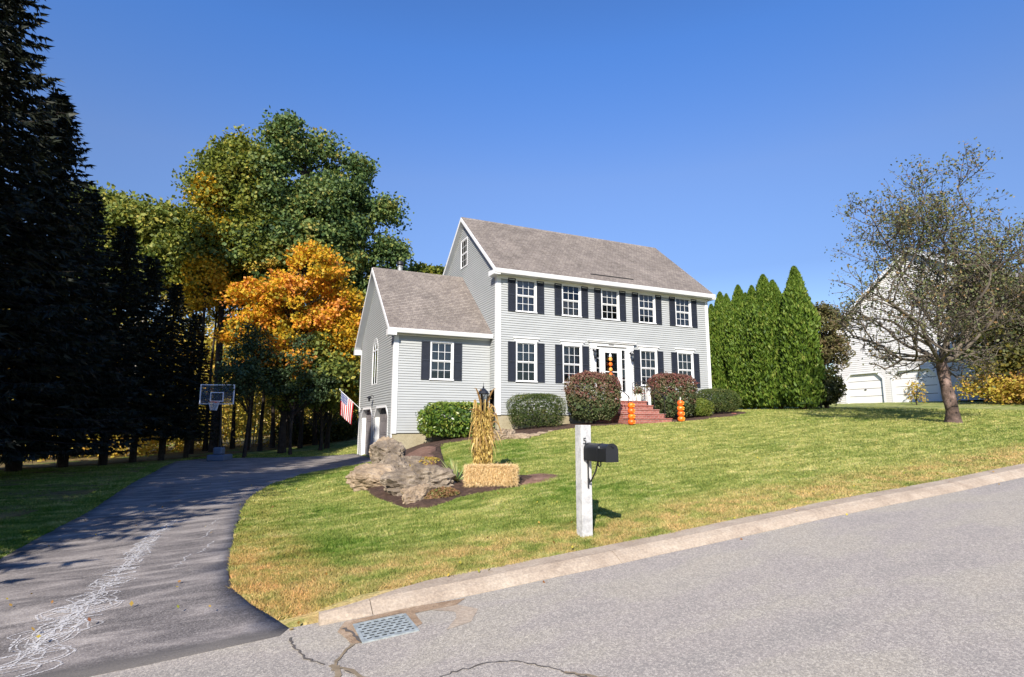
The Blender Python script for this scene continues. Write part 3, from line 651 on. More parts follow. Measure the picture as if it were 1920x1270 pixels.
m = MB(); zr = 8.075 + RS * 4.36; m.prism([(3.86, zr - .10), (4.0, zr + .022), (4.14, zr - .10), (4.14, zr - .125), (3.86, zr - .125)], 'x', -.215, 11.755); m.build('ridge_cap', M_ROOF, HS)
# corner boards, frieze, gutter, soffit, rakes
def cboard(x0, x1, y0, y1, z0, z1): box(x0, x1, y0, y1, z0, z1).build('corner_board', M_WHITE, HS)
cboard(-.03, .17, -.035, 0.0, ZB - .02, ZE - .15); cboard(-.032, -.0, .002, .15, ZB - .02, ZE - .02)
cboard(W1 - .15, W1 + .03, -.035, 0.0, ZB - .02, ZE - .15); cboard(W1 + .002, W1 + .032, .002, .15, ZB - .02, ZE - .02)
box(-.03, W1 + .03, -.045, .0, ZE - .148, ZE - .006).build('frieze_board', M_WHITE, HS)
box(-.21, W1 + .15, -.35, .0, ZE - .004, ZE + .02).build('soffit', M_WHITE, HS)
m = MB(); m.prism([(-.36, ZE - .002), (-.35, ZE + .17), (-.47, ZE + .175), (-.47, ZE + .15), (-.42, ZE - .0)], 'x', -.235, 11.775); m.build('gutter', M_WHITE, HS)
def rake(x0, x1, ye, ze, yr, zr_, w=.19, name='rake_board', parent=HS, drop=.0):
    m = MB(); m.prism([(ye, ze - drop), (yr, zr_ - drop), (yr, zr_ - w - drop), (ye, ze - w - drop)], 'x', x0, x1); m.build(name, M_WHITE, parent)
zt = 8.075 + RS * 4.36
for (a, b) in ((-.25, -.222), (11.762, 11.79)):
    rake(a, b, -.40, 8.075 - .04, 4.0, zt - .015); rake(a, b, 8.40, 8.075 - .04, 4.0, zt - .015)
for (a, b) in ((-.218, -.002), (11.61, 11.758)):    # sloping soffit under the rake overhang
    for s in (1, -1):
        f = (lambda y: y) if s == 1 else (lambda y: 8 - y)
        m = MB(); m.prism([(f(-.3), 8.02 - .07), (f(4.0), zt - .15), (f(4.0), zt - .18), (f(-.3), 8.02 - .1)], 'x', a, b); m.build('rake_soffit', M_WHITE, HS)
for (a, b) in ((-.30, -.005), (W1 + .005, 11.83)):
    m = MB(); m.prism([(-.40, ZE - .06), (.25, ZE - .06), (.25, ZE + .16), (-.40, ZE + .12)], 'x', a, b); m.build('eave_return', M_WHITE, HS)
# foundation of the main house
m = MB(); m.box(.02, W1 - .02, .02, .2, .6, ZB - .004); m.box(W1 - .2, W1 - .02, .2, 7.9, .6, ZB - .004); m.build('foundation', M_FOUND, HS)
# windows and shutters
b2 = [1, 2, 3, 4, 1]; b1 = [3, 4, 0, 1, 4]
for i, x in enumerate(WX):
    window(HS, x, 0, 6.38, WW, 1.38, blind=b2[i], rws=(2, 2))
    for s in (x - .065 - .36, x + WW + .065): shutter(HS, s, -.022, 6.34, .36, 1.44)
    if i == 2: continue
    window(HS, x, 0, 3.39, WW, 1.62, blind=b1[i], lintel=True)
    for s in (x - .065 - .36, x + WW + .065): shutter(HS, s, -.022, 3.36, .36, 1.68)
window(HS, -.012, 4.48, 9.24, .80, 1.36, rot=-PI / 2).scale = (1, .35, 1)
# rain diverter on the roof above the entrance
m = MB(); y0 = .02; zz = 8.075 + RS * (y0 + .36); m.prism([(y0, zz + .01), (y0 - .012, zz + .055), (y0 + .0, zz + .058), (y0 + .06, zz + .055)], 'x', 4.7, 7.1); m.build('rain_diverter', M_BLACK, HS)
# entrance
EN = MB()
for a, b in ((4.57, 4.84), (6.56, 6.87)): EN.box(a, b, -.06, .02, 2.62, 5.10)
for a, b in ((4.54, 4.87), (6.53, 6.90)): EN.box(a, b, -.085, .02, 2.60, 2.78); EN.box(a, b, -.085, .02, 4.96, 5.10)
EN.box(4.52, 6.92, -.09, .02, 5.102, 5.24); EN.box(4.46, 6.98, -.15, .02, 5.242, 5.30); EN.box(4.42, 7.02, -.19, .02, 5.302, 5.345)
EN.box(4.842, 6.558, -.01, .02, 4.97, 5.10)
for a, b in ((4.842, 4.875), (5.075, 5.175), (6.19, 6.275), (6.475, 6.558)): EN.box(a, b, -.02, .06, 2.62, 4.968)
EN.box(4.877, 5.073, -.01, .06, 2.62, 3.05); EN.box(6.277, 6.473, -.01, .06, 2.62, 3.05)
EN.build('entrance_surround', M_WHITE, HS)
for a, b in ((4.877, 5.073), (6.277, 6.473)):
    o = box(a, b, .035, .045, 3.05, 4.968).build('sidelight', M_GLASS, HS)
    m = MB(); 
    for zz in (3.6, 4.1, 4.55): m.box(a, b, .025, .034, zz - .01, zz + .01)
    m.build('glazing_bar', M_WHITE, o)
    m = MB(); m.box(a, a + .05, .06, .07, 3.05, 4.96); m.box(b - .05, b, .06, .07, 3.05, 4.96); m.build('side_curtain', M_BLIND, o)
dm = MB()
for (a, b, c, d) in ((5.178, 5.36, 2.66, 4.96), (6.03, 6.187, 2.66, 4.96), (5.36, 6.03, 4.82, 4.96), (5.36, 6.03, 2.66, 3.02), (5.36, 6.03, 3.93, 3.97)): dm.box(a, b, -.005, .03, c, d)
DR = dm.build('storm_door', M_WHITE, HS)
box(5.361, 6.029, .01, .016, 3.02, 4.82).build('pane', M_GLASS, DR)
MB().box(5.24, 5.28, -.06, -.006, 3.62, 3.80).box(5.235, 5.285, -.012, -.0052, 3.58, 3.84).build('handle', M_BLACK, DR)
ID = box(5.178, 6.187, .10, .14, 2.66, 4.96).build('entrance_door', M_SHUT, HS)
MB().box(5.30, 5.66, .09, .10, 3.9, 4.75).box(5.72, 6.08, .09, .10, 3.9, 4.75).box(5.30, 5.66, .09, .10, 2.9, 3.7).box(5.72, 6.08, .09, .10, 2.9, 3.7).build('door_panel', M_SHUT, ID)
box(5.52, 5.80, -.096, -.091, 5.15, 5.185).build('name_plate', M_BLACK, HS)
def lantern(x, z, parent, s=1.0, axis='y', y=0):
    def T(dx, dy, dz): return (x + dx * s, y - dy * s, z + dz * s) if axis == 'y' else (x - dy * s, y + dx * s, z + dz * s)
    m = MB(); m.tube([T(0, .0, .02), T(0, .02, .02)], .045 * s, 8); m.tube([T(0, .02, .03), T(0, .09, .07), T(0, .13, .04), T(0, .13, .0)], .011 * s, 6)
    c = T(0, .13, 0); m.lathe([(.012 * s, .02 * s), (.03 * s, .0), (.085 * s, -.07 * s), (.09 * s, -.085 * s), (.0, -.085 * s)], c, 6)
    for k in range(6): a = PI / 3 * k; m.tube([(c[0] + .075 * s * math.cos(a), c[1] + .075 * s * math.sin(a), c[2] - .085 * s), (c[0] + .048 * s * math.cos(a), c[1] + .048 * s * math.sin(a), c[2] - .27 * s)], .006 * s, 4)
    m.lathe([(.0, -.26 * s), (.055 * s, -.265 * s), (.045 * s, -.30 * s), (.012 * s, -.33 * s), (.0, -.35 * s)], c, 6)
    o = m.build('wall_lantern', M_BLACK, parent)
    g_ = MB(); g_.lathe([(.040 * s, -.262 * s), (.066 * s, -.09 * s)], c, 6); g_.build('lantern_glass', M_GLASS, o)
    b_ = MB(); b_.lathe([(.01, -.24 * s), (.018, -.2 * s), (.014, -.12 * s), (.003, -.10 * s)], c, 8); b_.build('bulb', M_LAMPW, o)
lantern(4.70, 4.86, HS, 1.15, 'y', -.06); lantern(6.72, 4.82, HS, 1.15, 'y', -.06)

# ---- garage wing
WY0, WY1, WXL, WE, WB = .7, 7.8, -4.12, 5.22, 1.25
RW = .875
def wz(y): return 5.36 + RW * (min(y - .4, 8.1 - y))
siding('siding', HS, 'y', WY0, lambda z: (WXL + .17, -.02), WB, WE - .12, [(-2.60 - .06, -1.72 + .06, 3.36 - .04, 4.94 + .03)], M_SIDING)
DRS = [(1.45, 4.0), (4.6, 7.1)]
def wr(z):
    if z < 5.05: return (WY0 + .15, WY1 - .1)
    t = (z - 5.36 + .12) / RW; return (max(WY0 + .15, t + .4), min(WY1 - .1, 8.1 - t))
hol = [(a, b, -.1, 2.27) for a, b in DRS] + [(3.75, 4.83, 3.34, 5.2)]
siding('siding', HS, 'x', WXL, wr, .02, 8.55, hol, M_SIDING)
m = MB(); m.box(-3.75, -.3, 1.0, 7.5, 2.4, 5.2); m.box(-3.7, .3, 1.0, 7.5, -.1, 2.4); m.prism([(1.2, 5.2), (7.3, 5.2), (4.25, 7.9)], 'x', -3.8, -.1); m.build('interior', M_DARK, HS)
box(WXL, 0, WY1 - .09, WY1, .0, 5.3).build('back_wall', M_SIDING, HS)
zwr = 5.36 + RW * 3.85
roof_plane(HS, -4.42, -.003, .4, 5.36, 4.25, zwr, M_ROOF); roof_plane(HS, -4.42, -.003, 8.1, 5.36, 4.25, zwr, M_ROOF)
m = MB(); m.prism([(4.12, zwr - .10), (4.25, zwr + .022), (4.38, zwr - .10), (4.38, zwr - .125), (4.12, zwr - .125)], 'x', -4.415, -.02); m.build('ridge_cap', M_ROOF, HS)
rake(-4.45, -4.422, .34, 5.32, 4.25, zwr - .015); rake(-4.45, -4.422, 8.16, 5.32, 4.25, zwr - .015)
for s in (1, -1):
    f = (lambda y: y) if s == 1 else (lambda y: 8.5 - y)
    m = MB(); m.prism([(f(.42), 5.25), (f(4.25), zwr - .15), (f(4.25), zwr - .18), (f(.42), 5.22)], 'x', -4.418, WXL - .002); m.build('rake_soffit', M_WHITE, HS)
for (a, b) in ((.33, .72), (7.75, 8.15)):
    m = MB(); m.prism([(a, 5.06), (b, 5.06), (b, 5.30), (a, 5.30)], 'x', -4.46, WXL - .005); m.build('eave_return', M_WHITE, HS)
m = MB(); m.prism([(.40, 5.17), (.41, 5.335), (.29, 5.34), (.29, 5.31), (.34, 5.17)], 'x', -4.43, -.03); m.build('gutter', M_WHITE, HS)
box(-4.41, -.03, .405, WY0, WE - .03, WE - .005).build('soffit', M_WHITE, HS)
box(WXL - .03, -.03, WY0 - .04, WY0, WE - .115, WE - .035).build('frieze_board', M_WHITE, HS)
cboard(WXL - .03, WXL + .16, WY0 - .036, WY0, WB - .02, WE - .12); cboard(WXL - .033, WXL, WY0 + .002, WY0 + .15, .02, WE - .05)
cboard(WXL - .033, WXL, WY1 - .10, WY1 + .03, .0, WE - .05)
box(WXL + .02, -.02, WY0 + .02, WY0 + .2, -.1, WB - .004).build('foundation', M_FOUND, HS)
window(HS, -2.60, WY0, 3.40, .88, 1.50, blind=4)
for s in (-2.60 - .065 - .36, -1.72 + .065): shutter(HS, s, WY0 - .022, 3.37, .36, 1.56)
# tall round-headed window in the gable
yc, hw, zs, z0w = 4.29, .50, 4.9, 3.38
o = None; fr = MB(); outer = []; inner = []
for k in range(17): a = PI * k / 16; outer.append((yc + (hw + .045) * math.cos(a), zs + (hw + .045) * math.sin(a) * 1.05)); inner.append((yc + hw * math.cos(a), zs + hw * math.sin(a) * 1.05))
outer = [(yc + hw + .045, z0w - .045)] + outer + [(yc - hw - .045, z0w - .045)]; inner = [(yc + hw, z0w)] + inner + [(yc - hw, z0w)]
n = len(outer); V = []
for (xx) in (WXL - .034, WXL - .004):
    V += [(xx, *p) for p in outer] + [(xx, *p) for p in inner]
Ff = []
for i in range(n - 1): Ff += [(i, i + 1, n + i + 1, n + i), (2 * n + i, 2 * n + i + 1, 3 * n + i + 1, 3 * n + i), (i, i + 1, 2 * n + i + 1, 2 * n + i), (n + i, n + i + 1, 3 * n + i + 1, 3 * n + i)]
Ff += [(0, n, 3 * n, 2 * n), (n - 1, 2 * n - 1, 4 * n - 1, 3 * n - 1), (0, n - 1, 2 * n - 1, n), ]
fr.add(V, Ff); AW = fr.build('arched_window', M_WHITE, HS)
m = MB(); m.add([(WXL - .012, *p) for p in inner], [tuple(range(n))]); m.build('pane', M_GLASS, AW)
m = MB(); m.add([(WXL + .20, *p) for p in inner], [tuple(range(n))]); m.build('blind', M_DARK, AW)  # dark sheet standing in for the unlit room, not a blind
m = MB(); m.box(WXL - .024, WXL - .013, yc - .016, yc + .016, z0w, zs); m.box(WXL - .026, WXL - .0135, yc - hw, yc + hw, zs - .03, zs + .03)
for a in (PI / 3, PI / 2, 2 * PI / 3): m.tube([(WXL - .02, yc, zs + .03), (WXL - .02, yc + hw * math.cos(a), zs + hw * math.sin(a) * 1.05)], .006, 4)
m.build('muntins', M_WHITE, AW)
# garage doors with clipped corners
for a, b in DRS:
    c = .38; zt = 2.27; dx = .24
    fr = MB(); prof = [(a, 0), (a, zt - c), (a + c, zt), (b - c, zt), (b, zt - c), (b, 0)]; t = .09; po = [(a - t, 0), (a - t, zt - c + .04), (a + c - .04, zt + t), (b - c + .04, zt + t), (b + t, zt - c + .04), (b + t, 0)]
    V = [(WXL - .03, *p) for p in po] + [(WXL - .03, *p) for p in prof] + [(WXL + dx, *p) for p in po] + [(WXL + dx, *p) for p in prof]; k = 6; Ff = []
    for i in range(5): Ff += [(i, i + 1, k + i + 1, k + i), (k + i, k + i + 1, 3 * k + i + 1, 3 * k + i), (i, i + 1, 2 * k + i + 1, 2 * k + i)]
    fr.add(V, Ff); 
    for (u0, u1) in ((a - .0, a + c), (b, b - c)): fr.add([(WXL - .006, u0, zt - c), (WXL - .006, u1, zt), (WXL - .006, u0, zt)], [(0, 1, 2)], 1)
    GD = fr.build('garage_doorway', [M_WHITE, M_SIDING], HS)
    for j in range(4):
        z0 = .02 + j * .57; pm = MB(); pm.box(WXL + dx - .03, WXL + dx + .01, a, b, z0, z0 + .555)
        for q in range(4): w = (b - a) / 4; pm.box(WXL + dx - .045, WXL + dx - .031, a + w * q + .07, a + w * (q + 1) - .07, z0 + .09, z0 + .47)
        pm.build('door_panel', M_GDOOR, GD)
lantern(4.29, 2.95, HS, 1.1, 'x', 4.29) if False else None
m = MB(); m.tube([(WXL - .02, 4.29, 2.80), (WXL - .10, 4.29, 2.88), (WXL - .20, 4.29, 2.82)], .012, 6); m.lathe([(.02, .04), (.05, .02), (.13, -.06), (.12, -.065), (.0, -.03)], (WXL - .22, 4.29, 2.80), 12); m.lathe([(.05, -.06), (.045, -.2), (.02, -.22)], (WXL - .22, 4.29, 2.80), 8); m.build('barn_light', M_BLACK, HS)
# flue
FL = MB(); FL.lathe([(.12, 0), (.12, .62), (.155, .63), (.155, .67), (.13, .68)], (-2.93, 5.1, 8.50), 14); FL = FL.build('flue_pipe', M_GREYM, HS, smooth=False)
MB().lathe([(.10, 0), (.10, .06), (.165, .07), (.165, .20), (.03, .27)], (-2.93, 5.1, 9.18), 14).build('flue_cap', M_BLACK, FL)

# ---------------------------------------------------------------- brick stoop
ST = thing('brick_stoop', 'red brick front steps leading up to the white entrance door', 'steps', (5.85, -1.3, 1.6))
zt = 2.60; MB().box(4.72, 6.72, -1.15, -.10, 1.2, zt - .05).build('landing_base', M_BRICK, ST)
box(4.69, 6.75, -1.18, -.09, zt - .05, zt).build('landing', M_BRICK, ST, bevel=.006)
for i in range(4):
    y1 = -1.15 - .34 * i; z1 = zt - .19 * (i + 1); ex = .02 + .05 * (i + 1)
    s_ = box(4.72 - .02, 6.72 + ex, y1 - .34, y1 - .002, 1.2, z1 - .045).build('step', M_BRICK, ST)
    box(4.70 - .02, 6.74 + ex, y1 - .365, y1 - .004, z1 - .045, z1).build('tread', M_BRICK, s_, bevel=.006)
for x in (4.80, 6.66):
    HR = MB(); HR.tube([(x, -.25, zt + .86), (x, -1.15, zt + .86), (x, -2.45, zt + .12), (x, -2.52, zt + .02)], .018, 6); HR = HR.build('handrail', M_BLACK, ST)
    for y, za, zb in ((-.25, zt, zt + .86), (-1.12, zt, zt + .87), (-1.75, zt - .38, zt + .52), (-2.42, zt - .76, zt + .13)): MB().tube([(x, y, za), (x, y, zb)], .013, 5).build('rail_post', M_BLACK, HR)
RL = MB(); RL.box(6.85, 6.92, -1.10, -.12, zt + .02 + .46, zt + .54); RL.box(6.86, 6.91, -1.10, -.12, zt - .02, zt + .02); RL = RL.build('side_railing', M_WHITE, ST)
for k in range(9): y = -1.02 + k * .11; box(6.87, 6.90, y - .015, y + .015, zt + .022, zt + .458).build('baluster', M_WHITE, RL)
box(6.84, 6.93, -1.19, -1.10, 1.6, zt + .6).build('rail_post', M_WHITE, ST)

# ---------------------------------------------------------------- neighbour's house
NX, NB = 30., 3.0
NH = thing('garage_house', 'white clapboard house with two white garage doors behind the bare tree', 'house', (NX + 5, 0, NB))
NS = (13.0 - 8.35) / 6.0
def nr_(z): 
    if z < 8.3: return (-7.2 + .15, 6.5 - .15)
    t = (z - 8.35) / NS; return (max(-7.05, -7.0 + t), min(6.35, 6.55 - t)) if False else (max(-7.05, .55 - (13.0 - z) / NS * 1.25), min(6.35, .55 + (13.0 - z) / NS))
ND = [(3.08, 5.72), (-.32, 2.42)]
siding('siding', NH, 'x', NX, nr_, NB + .02, 12.8, [(a, b, NB - .2, NB + 2.12) for a, b in ND] + [(-.2, .9, 9.0, 10.4)], M_SIDING2, -1, .14)
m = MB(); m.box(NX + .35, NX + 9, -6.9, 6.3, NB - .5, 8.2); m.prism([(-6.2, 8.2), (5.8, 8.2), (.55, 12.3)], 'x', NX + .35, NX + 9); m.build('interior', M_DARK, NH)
siding('siding', NH, 'y', -7.2, lambda z: (NX + .15, NX + 9), NB - .2, 8.3, [], M_SIDING2, -1, .14)
m = MB(); zr2 = 13.18; m.prism([(6.95, 8.15), (.55, zr2), (.55, zr2 - .12), (6.95, 8.03)], 'x', NX - .3, NX + 9.3); m.build('roof', M_ROOF2, NH)
m = MB(); m.prism([(-7.6, 8.05), (.55, zr2), (.55, zr2 - .12), (-7.6, 7.93)], 'x', NX - .3, NX + 9.3); m.build('roof', M_ROOF2, NH)
for (ye, ze) in ((7.0, 8.1), (-7.65, 8.0)): m = MB(); m.prism([(ye, ze), (.55, zr2 - .02), (.55, zr2 - .28), (ye, ze - .24)], 'x', NX - .34, NX - .302); m.build('rake_board', M_WHITE, NH)
m = MB(); m.box(NX - .34, NX, 6.5, 7.1, 7.75, 8.1); m.build('eave_return', M_WHITE, NH)
box(NX - .03, NX, 6.35, 6.53, NB, 8.1).build('corner_board', M_WHITE, NH); box(NX - .03, NX + .1, -7.23, -7.05, NB, 8.1).build('corner_board', M_WHITE, NH)
window(NH, NX, .85, 9.05, .9, 1.25, rot=-PI / 2, blind=3); 
for a, b in ND:
    c = .42; zt = NB + 2.1; dx = .16; prof = [(a, NB), (a, zt - c), (a + c, zt), (b - c, zt), (b, zt - c), (b, NB)]; t = .1; po = [(a - t, NB), (a - t, zt - c + .04), (a + c - .04, zt + t), (b - c + .04, zt + t), (b + t, zt - c + .04), (b + t, NB)]
    V = [(NX - .04, *p) for p in po] + [(NX - .04, *p) for p in prof] + [(NX + dx, *p) for p in po] + [(NX + dx, *p) for p in prof]; k = 6; Ff = []
    for i in range(5): Ff += [(i, i + 1, k + i + 1, k + i), (k + i, k + i + 1, 3 * k + i + 1, 3 * k + i), (i, i + 1, 2 * k + i + 1, 2 * k + i)]
    fr = MB().add(V, Ff)
    for (u0, u1) in ((a, a + c), (b, b - c)): fr.add([(NX - .012, u0, zt - c), (NX - .012, u1, zt), (NX - .012, u0, zt)], [(0, 1, 2)], 1)
    GD = fr.build('garage_doorway', [M_WHITE, M_SIDING2], NH)
    for j in range(4): box(NX + dx - .03, NX + dx + .01, a, b, NB + .02 + j * .525, NB + .512 + j * .525).build('door_panel', M_WHITE2, GD)
    box(NX + dx - .07, NX + dx - .031, (a + b) / 2 - .07, (a + b) / 2 + .07, NB + .95, NB + 1.02).build('handle', M_BLACK, GD)
# ---------------------------------------------------------------- leaf and blade builders
def unit(a): return a / np.maximum(np.linalg.norm(a, axis=1, keepdims=True), 1e-9)
def leaf_quads(P, s, r, w=.6, axis=None, spread=1.0, g=None, rr=None, normal=None, nb=0.0):
    """P centres; s lengths; axis: preferred long direction; normal: preferred face normal"""
    n = len(P); u = r.normal(size=(n, 3))
    if axis is not None: u = np.asarray(axis) + u * spread
    u = unit(u); t = r.normal(size=(n, 3))
    if normal is not None: t = unit(t) * (1 - nb) + np.asarray(normal) * nb; t = np.cross(unit(t), u)
    v = unit(t - u * (t * u).sum(1, keepdims=True)); s = np.broadcast_to(np.asarray(s, float), (n,)) * r.uniform(.7, 1.3, n)
    a = u * (s * .5)[:, None]; b = v * (s * .5 * w)[:, None]
    V = np.stack([P - a, P + b, P + a, P - b], 1).reshape(-1, 3); F = np.arange(4 * n).reshape(n, 4)
    R = np.stack([r.uniform(0, 1, n) if rr is None else rr, r.uniform(0, 1, n) if g is None else g], 1)
    return V, F, np.repeat(R, 4, 0)
def tri_blades(P, D, w, r, g=None):
    """P roots, D tip vectors"""
    n = len(P); t = r.normal(size=(n, 3)); v = unit(np.cross(t, D)); ww = np.broadcast_to(np.asarray(w, float), (n,))[:, None] * .5
    V = np.stack([P - v * ww, P + v * ww, P + D], 1).reshape(-1, 3); F = np.arange(3 * n).reshape(n, 3)
    R = np.stack([r.uniform(0, 1, n), r.uniform(0, 1, n) if g is None else g], 1)
    return V, F, np.repeat(R, 3, 0)
def tubes_mesh(lines, k=4):
    """lines: list of (points Nx3, radii N) -> V, F"""
    Vs = []; Fs = []; b = 0
    for P, R in lines:
        P = np.asarray(P, float); n = len(P); d = np.gradient(P, axis=0); d = unit(d)
        up = np.array([0, 0, 1.]) if abs(d[0, 2]) < .9 else np.array([1., 0, 0]); a = unit(np.cross(d, up[None])); c = np.cross(a, d)
        t = 2 * PI * np.arange(k) / k
        V = P[:, None] + (a[:, None] * np.cos(t)[None, :, None] + c[:, None] * np.sin(t)[None, :, None]) * np.asarray(R)[:, None, None]
        Vs.append(V.reshape(-1, 3)); i = np.arange(n - 1)[:, None] * k; j = np.arange(k)[None]; j2 = (j + 1) % k
        Fs.append(np.stack([i + j, i + j2, i + k + j2, i + k + j], -1).reshape(-1, 4) + b); b += n * k
    return np.concatenate(Vs), np.concatenate(Fs)

# ---------------------------------------------------------------- mailbox
px, py = -5.03, -14.72; g0 = H(px, py); T = 1.585
PO = thing('mailbox_post', 'tall weathered whitish square post standing in the lawn edge by the curb', 'post', (px, py, g0))
hw = .082
m = MB(); m.box(px - hw, px + hw, py - hw, py + hw, g0 - .3, T); pb = m.build('post', M_POST, PO, bevel=.006)
tc = bpy.data.curves.new('digit', 'FONT'); tc.body = '5'; tc.size = .125; tc.extrude = .003
to = bpy.data.objects.new('tmp', tc); COL.objects.link(to); bpy.context.view_layer.update()
me = bpy.data.meshes.new_from_object(to.evaluated_get(bpy.context.evaluated_depsgraph_get())); bpy.data.objects.remove(to); me.name = 'house_number'; me.materials.clear(); me.materials.append(M_BLACK)
nn = link('house_number', me, PO, Vector((px - .058, py - hw - .004, 1.325)) - PO.location); nn.rotation_euler = (PI / 2, 0, 0)
mx_, my_, mz_ = px + .035, py - hw - .03, 1.115
MBX = thing('mailbox', 'black metal rural mailbox with rounded top on the whitish post', 'mailbox', (mx_, my_, mz_))
def arch(w, h, k=9, o=0): return [(mx_ - w - o, mz_ - o), (mx_ + w + o, mz_ - o)] + [(mx_ + (w + o) * math.cos(a), mz_ + h - w + (w + o) * math.sin(a)) for a in np.linspace(0, PI, k)]
L = .52
MB().prism(arch(.088, .225, 13), 'y', my_, my_ - L).build('box_body', M_BLACK, MBX, smooth=False)
dr = MB().prism(arch(.088, .225, 13, .009), 'y', my_ - L + .10 - .1, my_ - L - .018).build('box_door', M_BLACK, MBX)
MB().prism(arch(.088, .225, 13, .005), 'y', my_ - .30, my_ - .312).build('seam_band', M_BLACK, MBX); MB().prism(arch(.088, .225, 13, .006), 'y', my_, my_ + .012).build('back_rim', M_BLACK, MBX)
MB().box(mx_ - .012, mx_ + .012, my_ - L - .045, my_ - L - .018, mz_ + .185, mz_ + .20).build('door_handle', M_BLACK, MBX)
f_ = MB(); f_.box(mx_ - .1, mx_ - .09, my_ - .385, my_ - .36, mz_ + .165, mz_ + .19); f_.build('flag_hinge', M_GREYM, MBX)
br = thing('mailbox_bracket', 'black scrolled iron bracket under the mailbox fixed to the post', 'bracket', (mx_, my_, .8))
m = MB(); m.box(mx_ - .05, mx_ + .05, my_ - .36, my_ + .0, mz_ - .016, mz_ - .004); m.build('shelf_plate', M_BLACK, br)
m = MB(); m.tube([(mx_ - .02, py - hw - .012, mz_ - .02), (mx_ - .02, py - hw - .012, .73)], .011, 6); m.build('back_bar', M_BLACK, br)
m = MB(); m.tube([(mx_ - .02, py - hw - .02, .80), (mx_ - .01, py - hw - .06, .82), (mx_, my_ - .14, mz_ - .15), (mx_, my_ - .20, mz_ - .02)], .011, 6)
m.tube([(mx_ - .02, py - hw - .02 - .03 * math.sin(a), .80 + .03 * (1 - math.cos(a))) for a in np.linspace(0, 4.6, 9)], .008, 5)
m.tube([(mx_, my_ - .235 - .035 * math.cos(a), mz_ - .045 - .035 * math.sin(a)) for a in np.linspace(-1.4, 3.9, 12)], .009, 5); m.build('scroll_brace', M_BLACK, br)

# ---------------------------------------------------------------- basketball hoop
bx, by = -10.42, 8.7; gb = H(bx, by)
HO = thing('basketball_hoop', 'portable basketball hoop with clear backboard at the end of the driveway', 'basketball hoop', (bx, by, gb))
ang = rad(20)
def hp(u, v, z):      # u across the board, v towards the camera
    return (bx + u * math.cos(ang) - v * math.sin(ang) * -1 * -1, by - u * math.sin(ang) - v * math.cos(ang), z)
def hbox(m, u0, u1, v0, v1, z0, z1):
    V = [hp(u, v, z) for z in (z0, z1) for v in (v0, v1) for u in (u0, u1)]; m.add(V, [(0, 2, 3, 1), (4, 5, 7, 6), (0, 1, 5, 4), (2, 6, 7, 3), (0, 4, 6, 2), (1, 3, 7, 5)])
zb, zt = 2.50, 3.42; BW = .77
M_BOARD = plain('board_edge_white', (.88, .89, .95), .4, .4); M_BLUEP = plain('blue_grey_plastic', (.09, .13, .2), .5, .4)
g = N('clear_board', .05, .5); g.b.inputs['Base Color'].default_value = (.25, .3, .4, 1); g.b.inputs['Alpha'].default_value = .12; M_ACR = g.m
m = MB(); hbox(m, -BW, BW, .40, .42, zb, zt); BB = m.build('backboard', M_ACR, HO)
m = MB(); t = .045
for (a, b, c, d) in ((-BW, BW, zt - t, zt), (-BW, BW, zb, zb + t * .6), (-BW, -BW + t, zb + t * .6, zt - t), (BW - t, BW, zb + t * .6, zt - t)): hbox(m, a, b, .395, .432, c, d)
m.build('board_frame', M_BOARD, HO)
m = MB(); w = .30
for (a, b, c, d) in ((-w, w, 3.02, 3.06), (-w, w, 2.62, 2.66), (-w, -w + .04, 2.66, 3.02), (w - .04, w, 2.66, 3.02)): hbox(m, a, b, .421, .433, c, d)
m.build('target_square', M_BOARD, HO)
m = MB(); m.tube([hp(.22 * math.cos(a), .68 + .22 * math.sin(a), 2.60) for a in np.linspace(0, 2 * PI, 21)], .012, 5); hbox(m, -.06, .06, .43, .48, 2.55, 2.62); m.build('rim', M_ORANGE2, HO)
m = MB()
for i in range(12):
    for s in (1, -1):
        m.tube([hp((.22 - .09 * q) * math.cos(2 * PI * i / 12 + s * q * .8), .68 + (.22 - .09 * q) * math.sin(2 * PI * i / 12 + s * q * .8), 2.59 - .38 * q) for q in (0, .33, .66, 1)], .006, 3)
m.build('net', M_BOARD, HO)
m = MB(); m.tube([hp(0, -.35, gb + .2), hp(0, -.2, 1.8), hp(0, .0, 2.9)], .055, 8); m.tube([hp(-.08, .0, 2.5), hp(-.08, .39, 2.7)], .02, 5); m.tube([hp(.08, .0, 2.9), hp(.08, .39, 3.1)], .02, 5); m.tube([hp(0, -.27, 1.2), hp(0, -.75, gb + .4)], .025, 5); m.build('pole', M_BLACK, HO)
m = MB(); hbox(m, -.38, .38, -.95, .15, gb, gb + .28); q = m.build('base', M_BLUEP, HO, bevel=.04)
m = MB(); hbox(m, -.2, .2, -.5, -.05, gb + .28, gb + .62); m.build('base_hood', M_BLUEP, HO, bevel=.05)

# ---------------------------------------------------------------- flag
FP = thing('flag_on_pole', 'american flag hanging from a white pole angled off the garage corner', 'flag', (-4.2, 7.0, 2.28))
A = Vector((-4.16, 6.98, 2.26)); B = Vector((-5.20, 7.25, 3.24)); m = MB(); m.tube([A, B], .014, 6); m.lathe([(.0, 0), (.025, .02), (.025, .04), (0, .06)], tuple(B), 8); m.build('flag_pole', M_WHITE, FP)
MB().tube([(-4.155, 6.98, 2.2), (-4.155, 6.98, 2.34)], .03, 6).build('pole_bracket', M_BLACK, FP)
gF = N('stars_and_stripes', .8, .1); uv = gF.n("ShaderNodeTexCoord").outputs['UV']; sx = gF.n("ShaderNodeSeparateXYZ"); gF.l(uv, sx.inputs[0]); U, Vv = sx.outputs[0], sx.outputs[1]
st = gF.math('LESS_THAN', gF.math('MODULO', gF.math('MULTIPLY', Vv, 13.0), 2.0), 1.0)
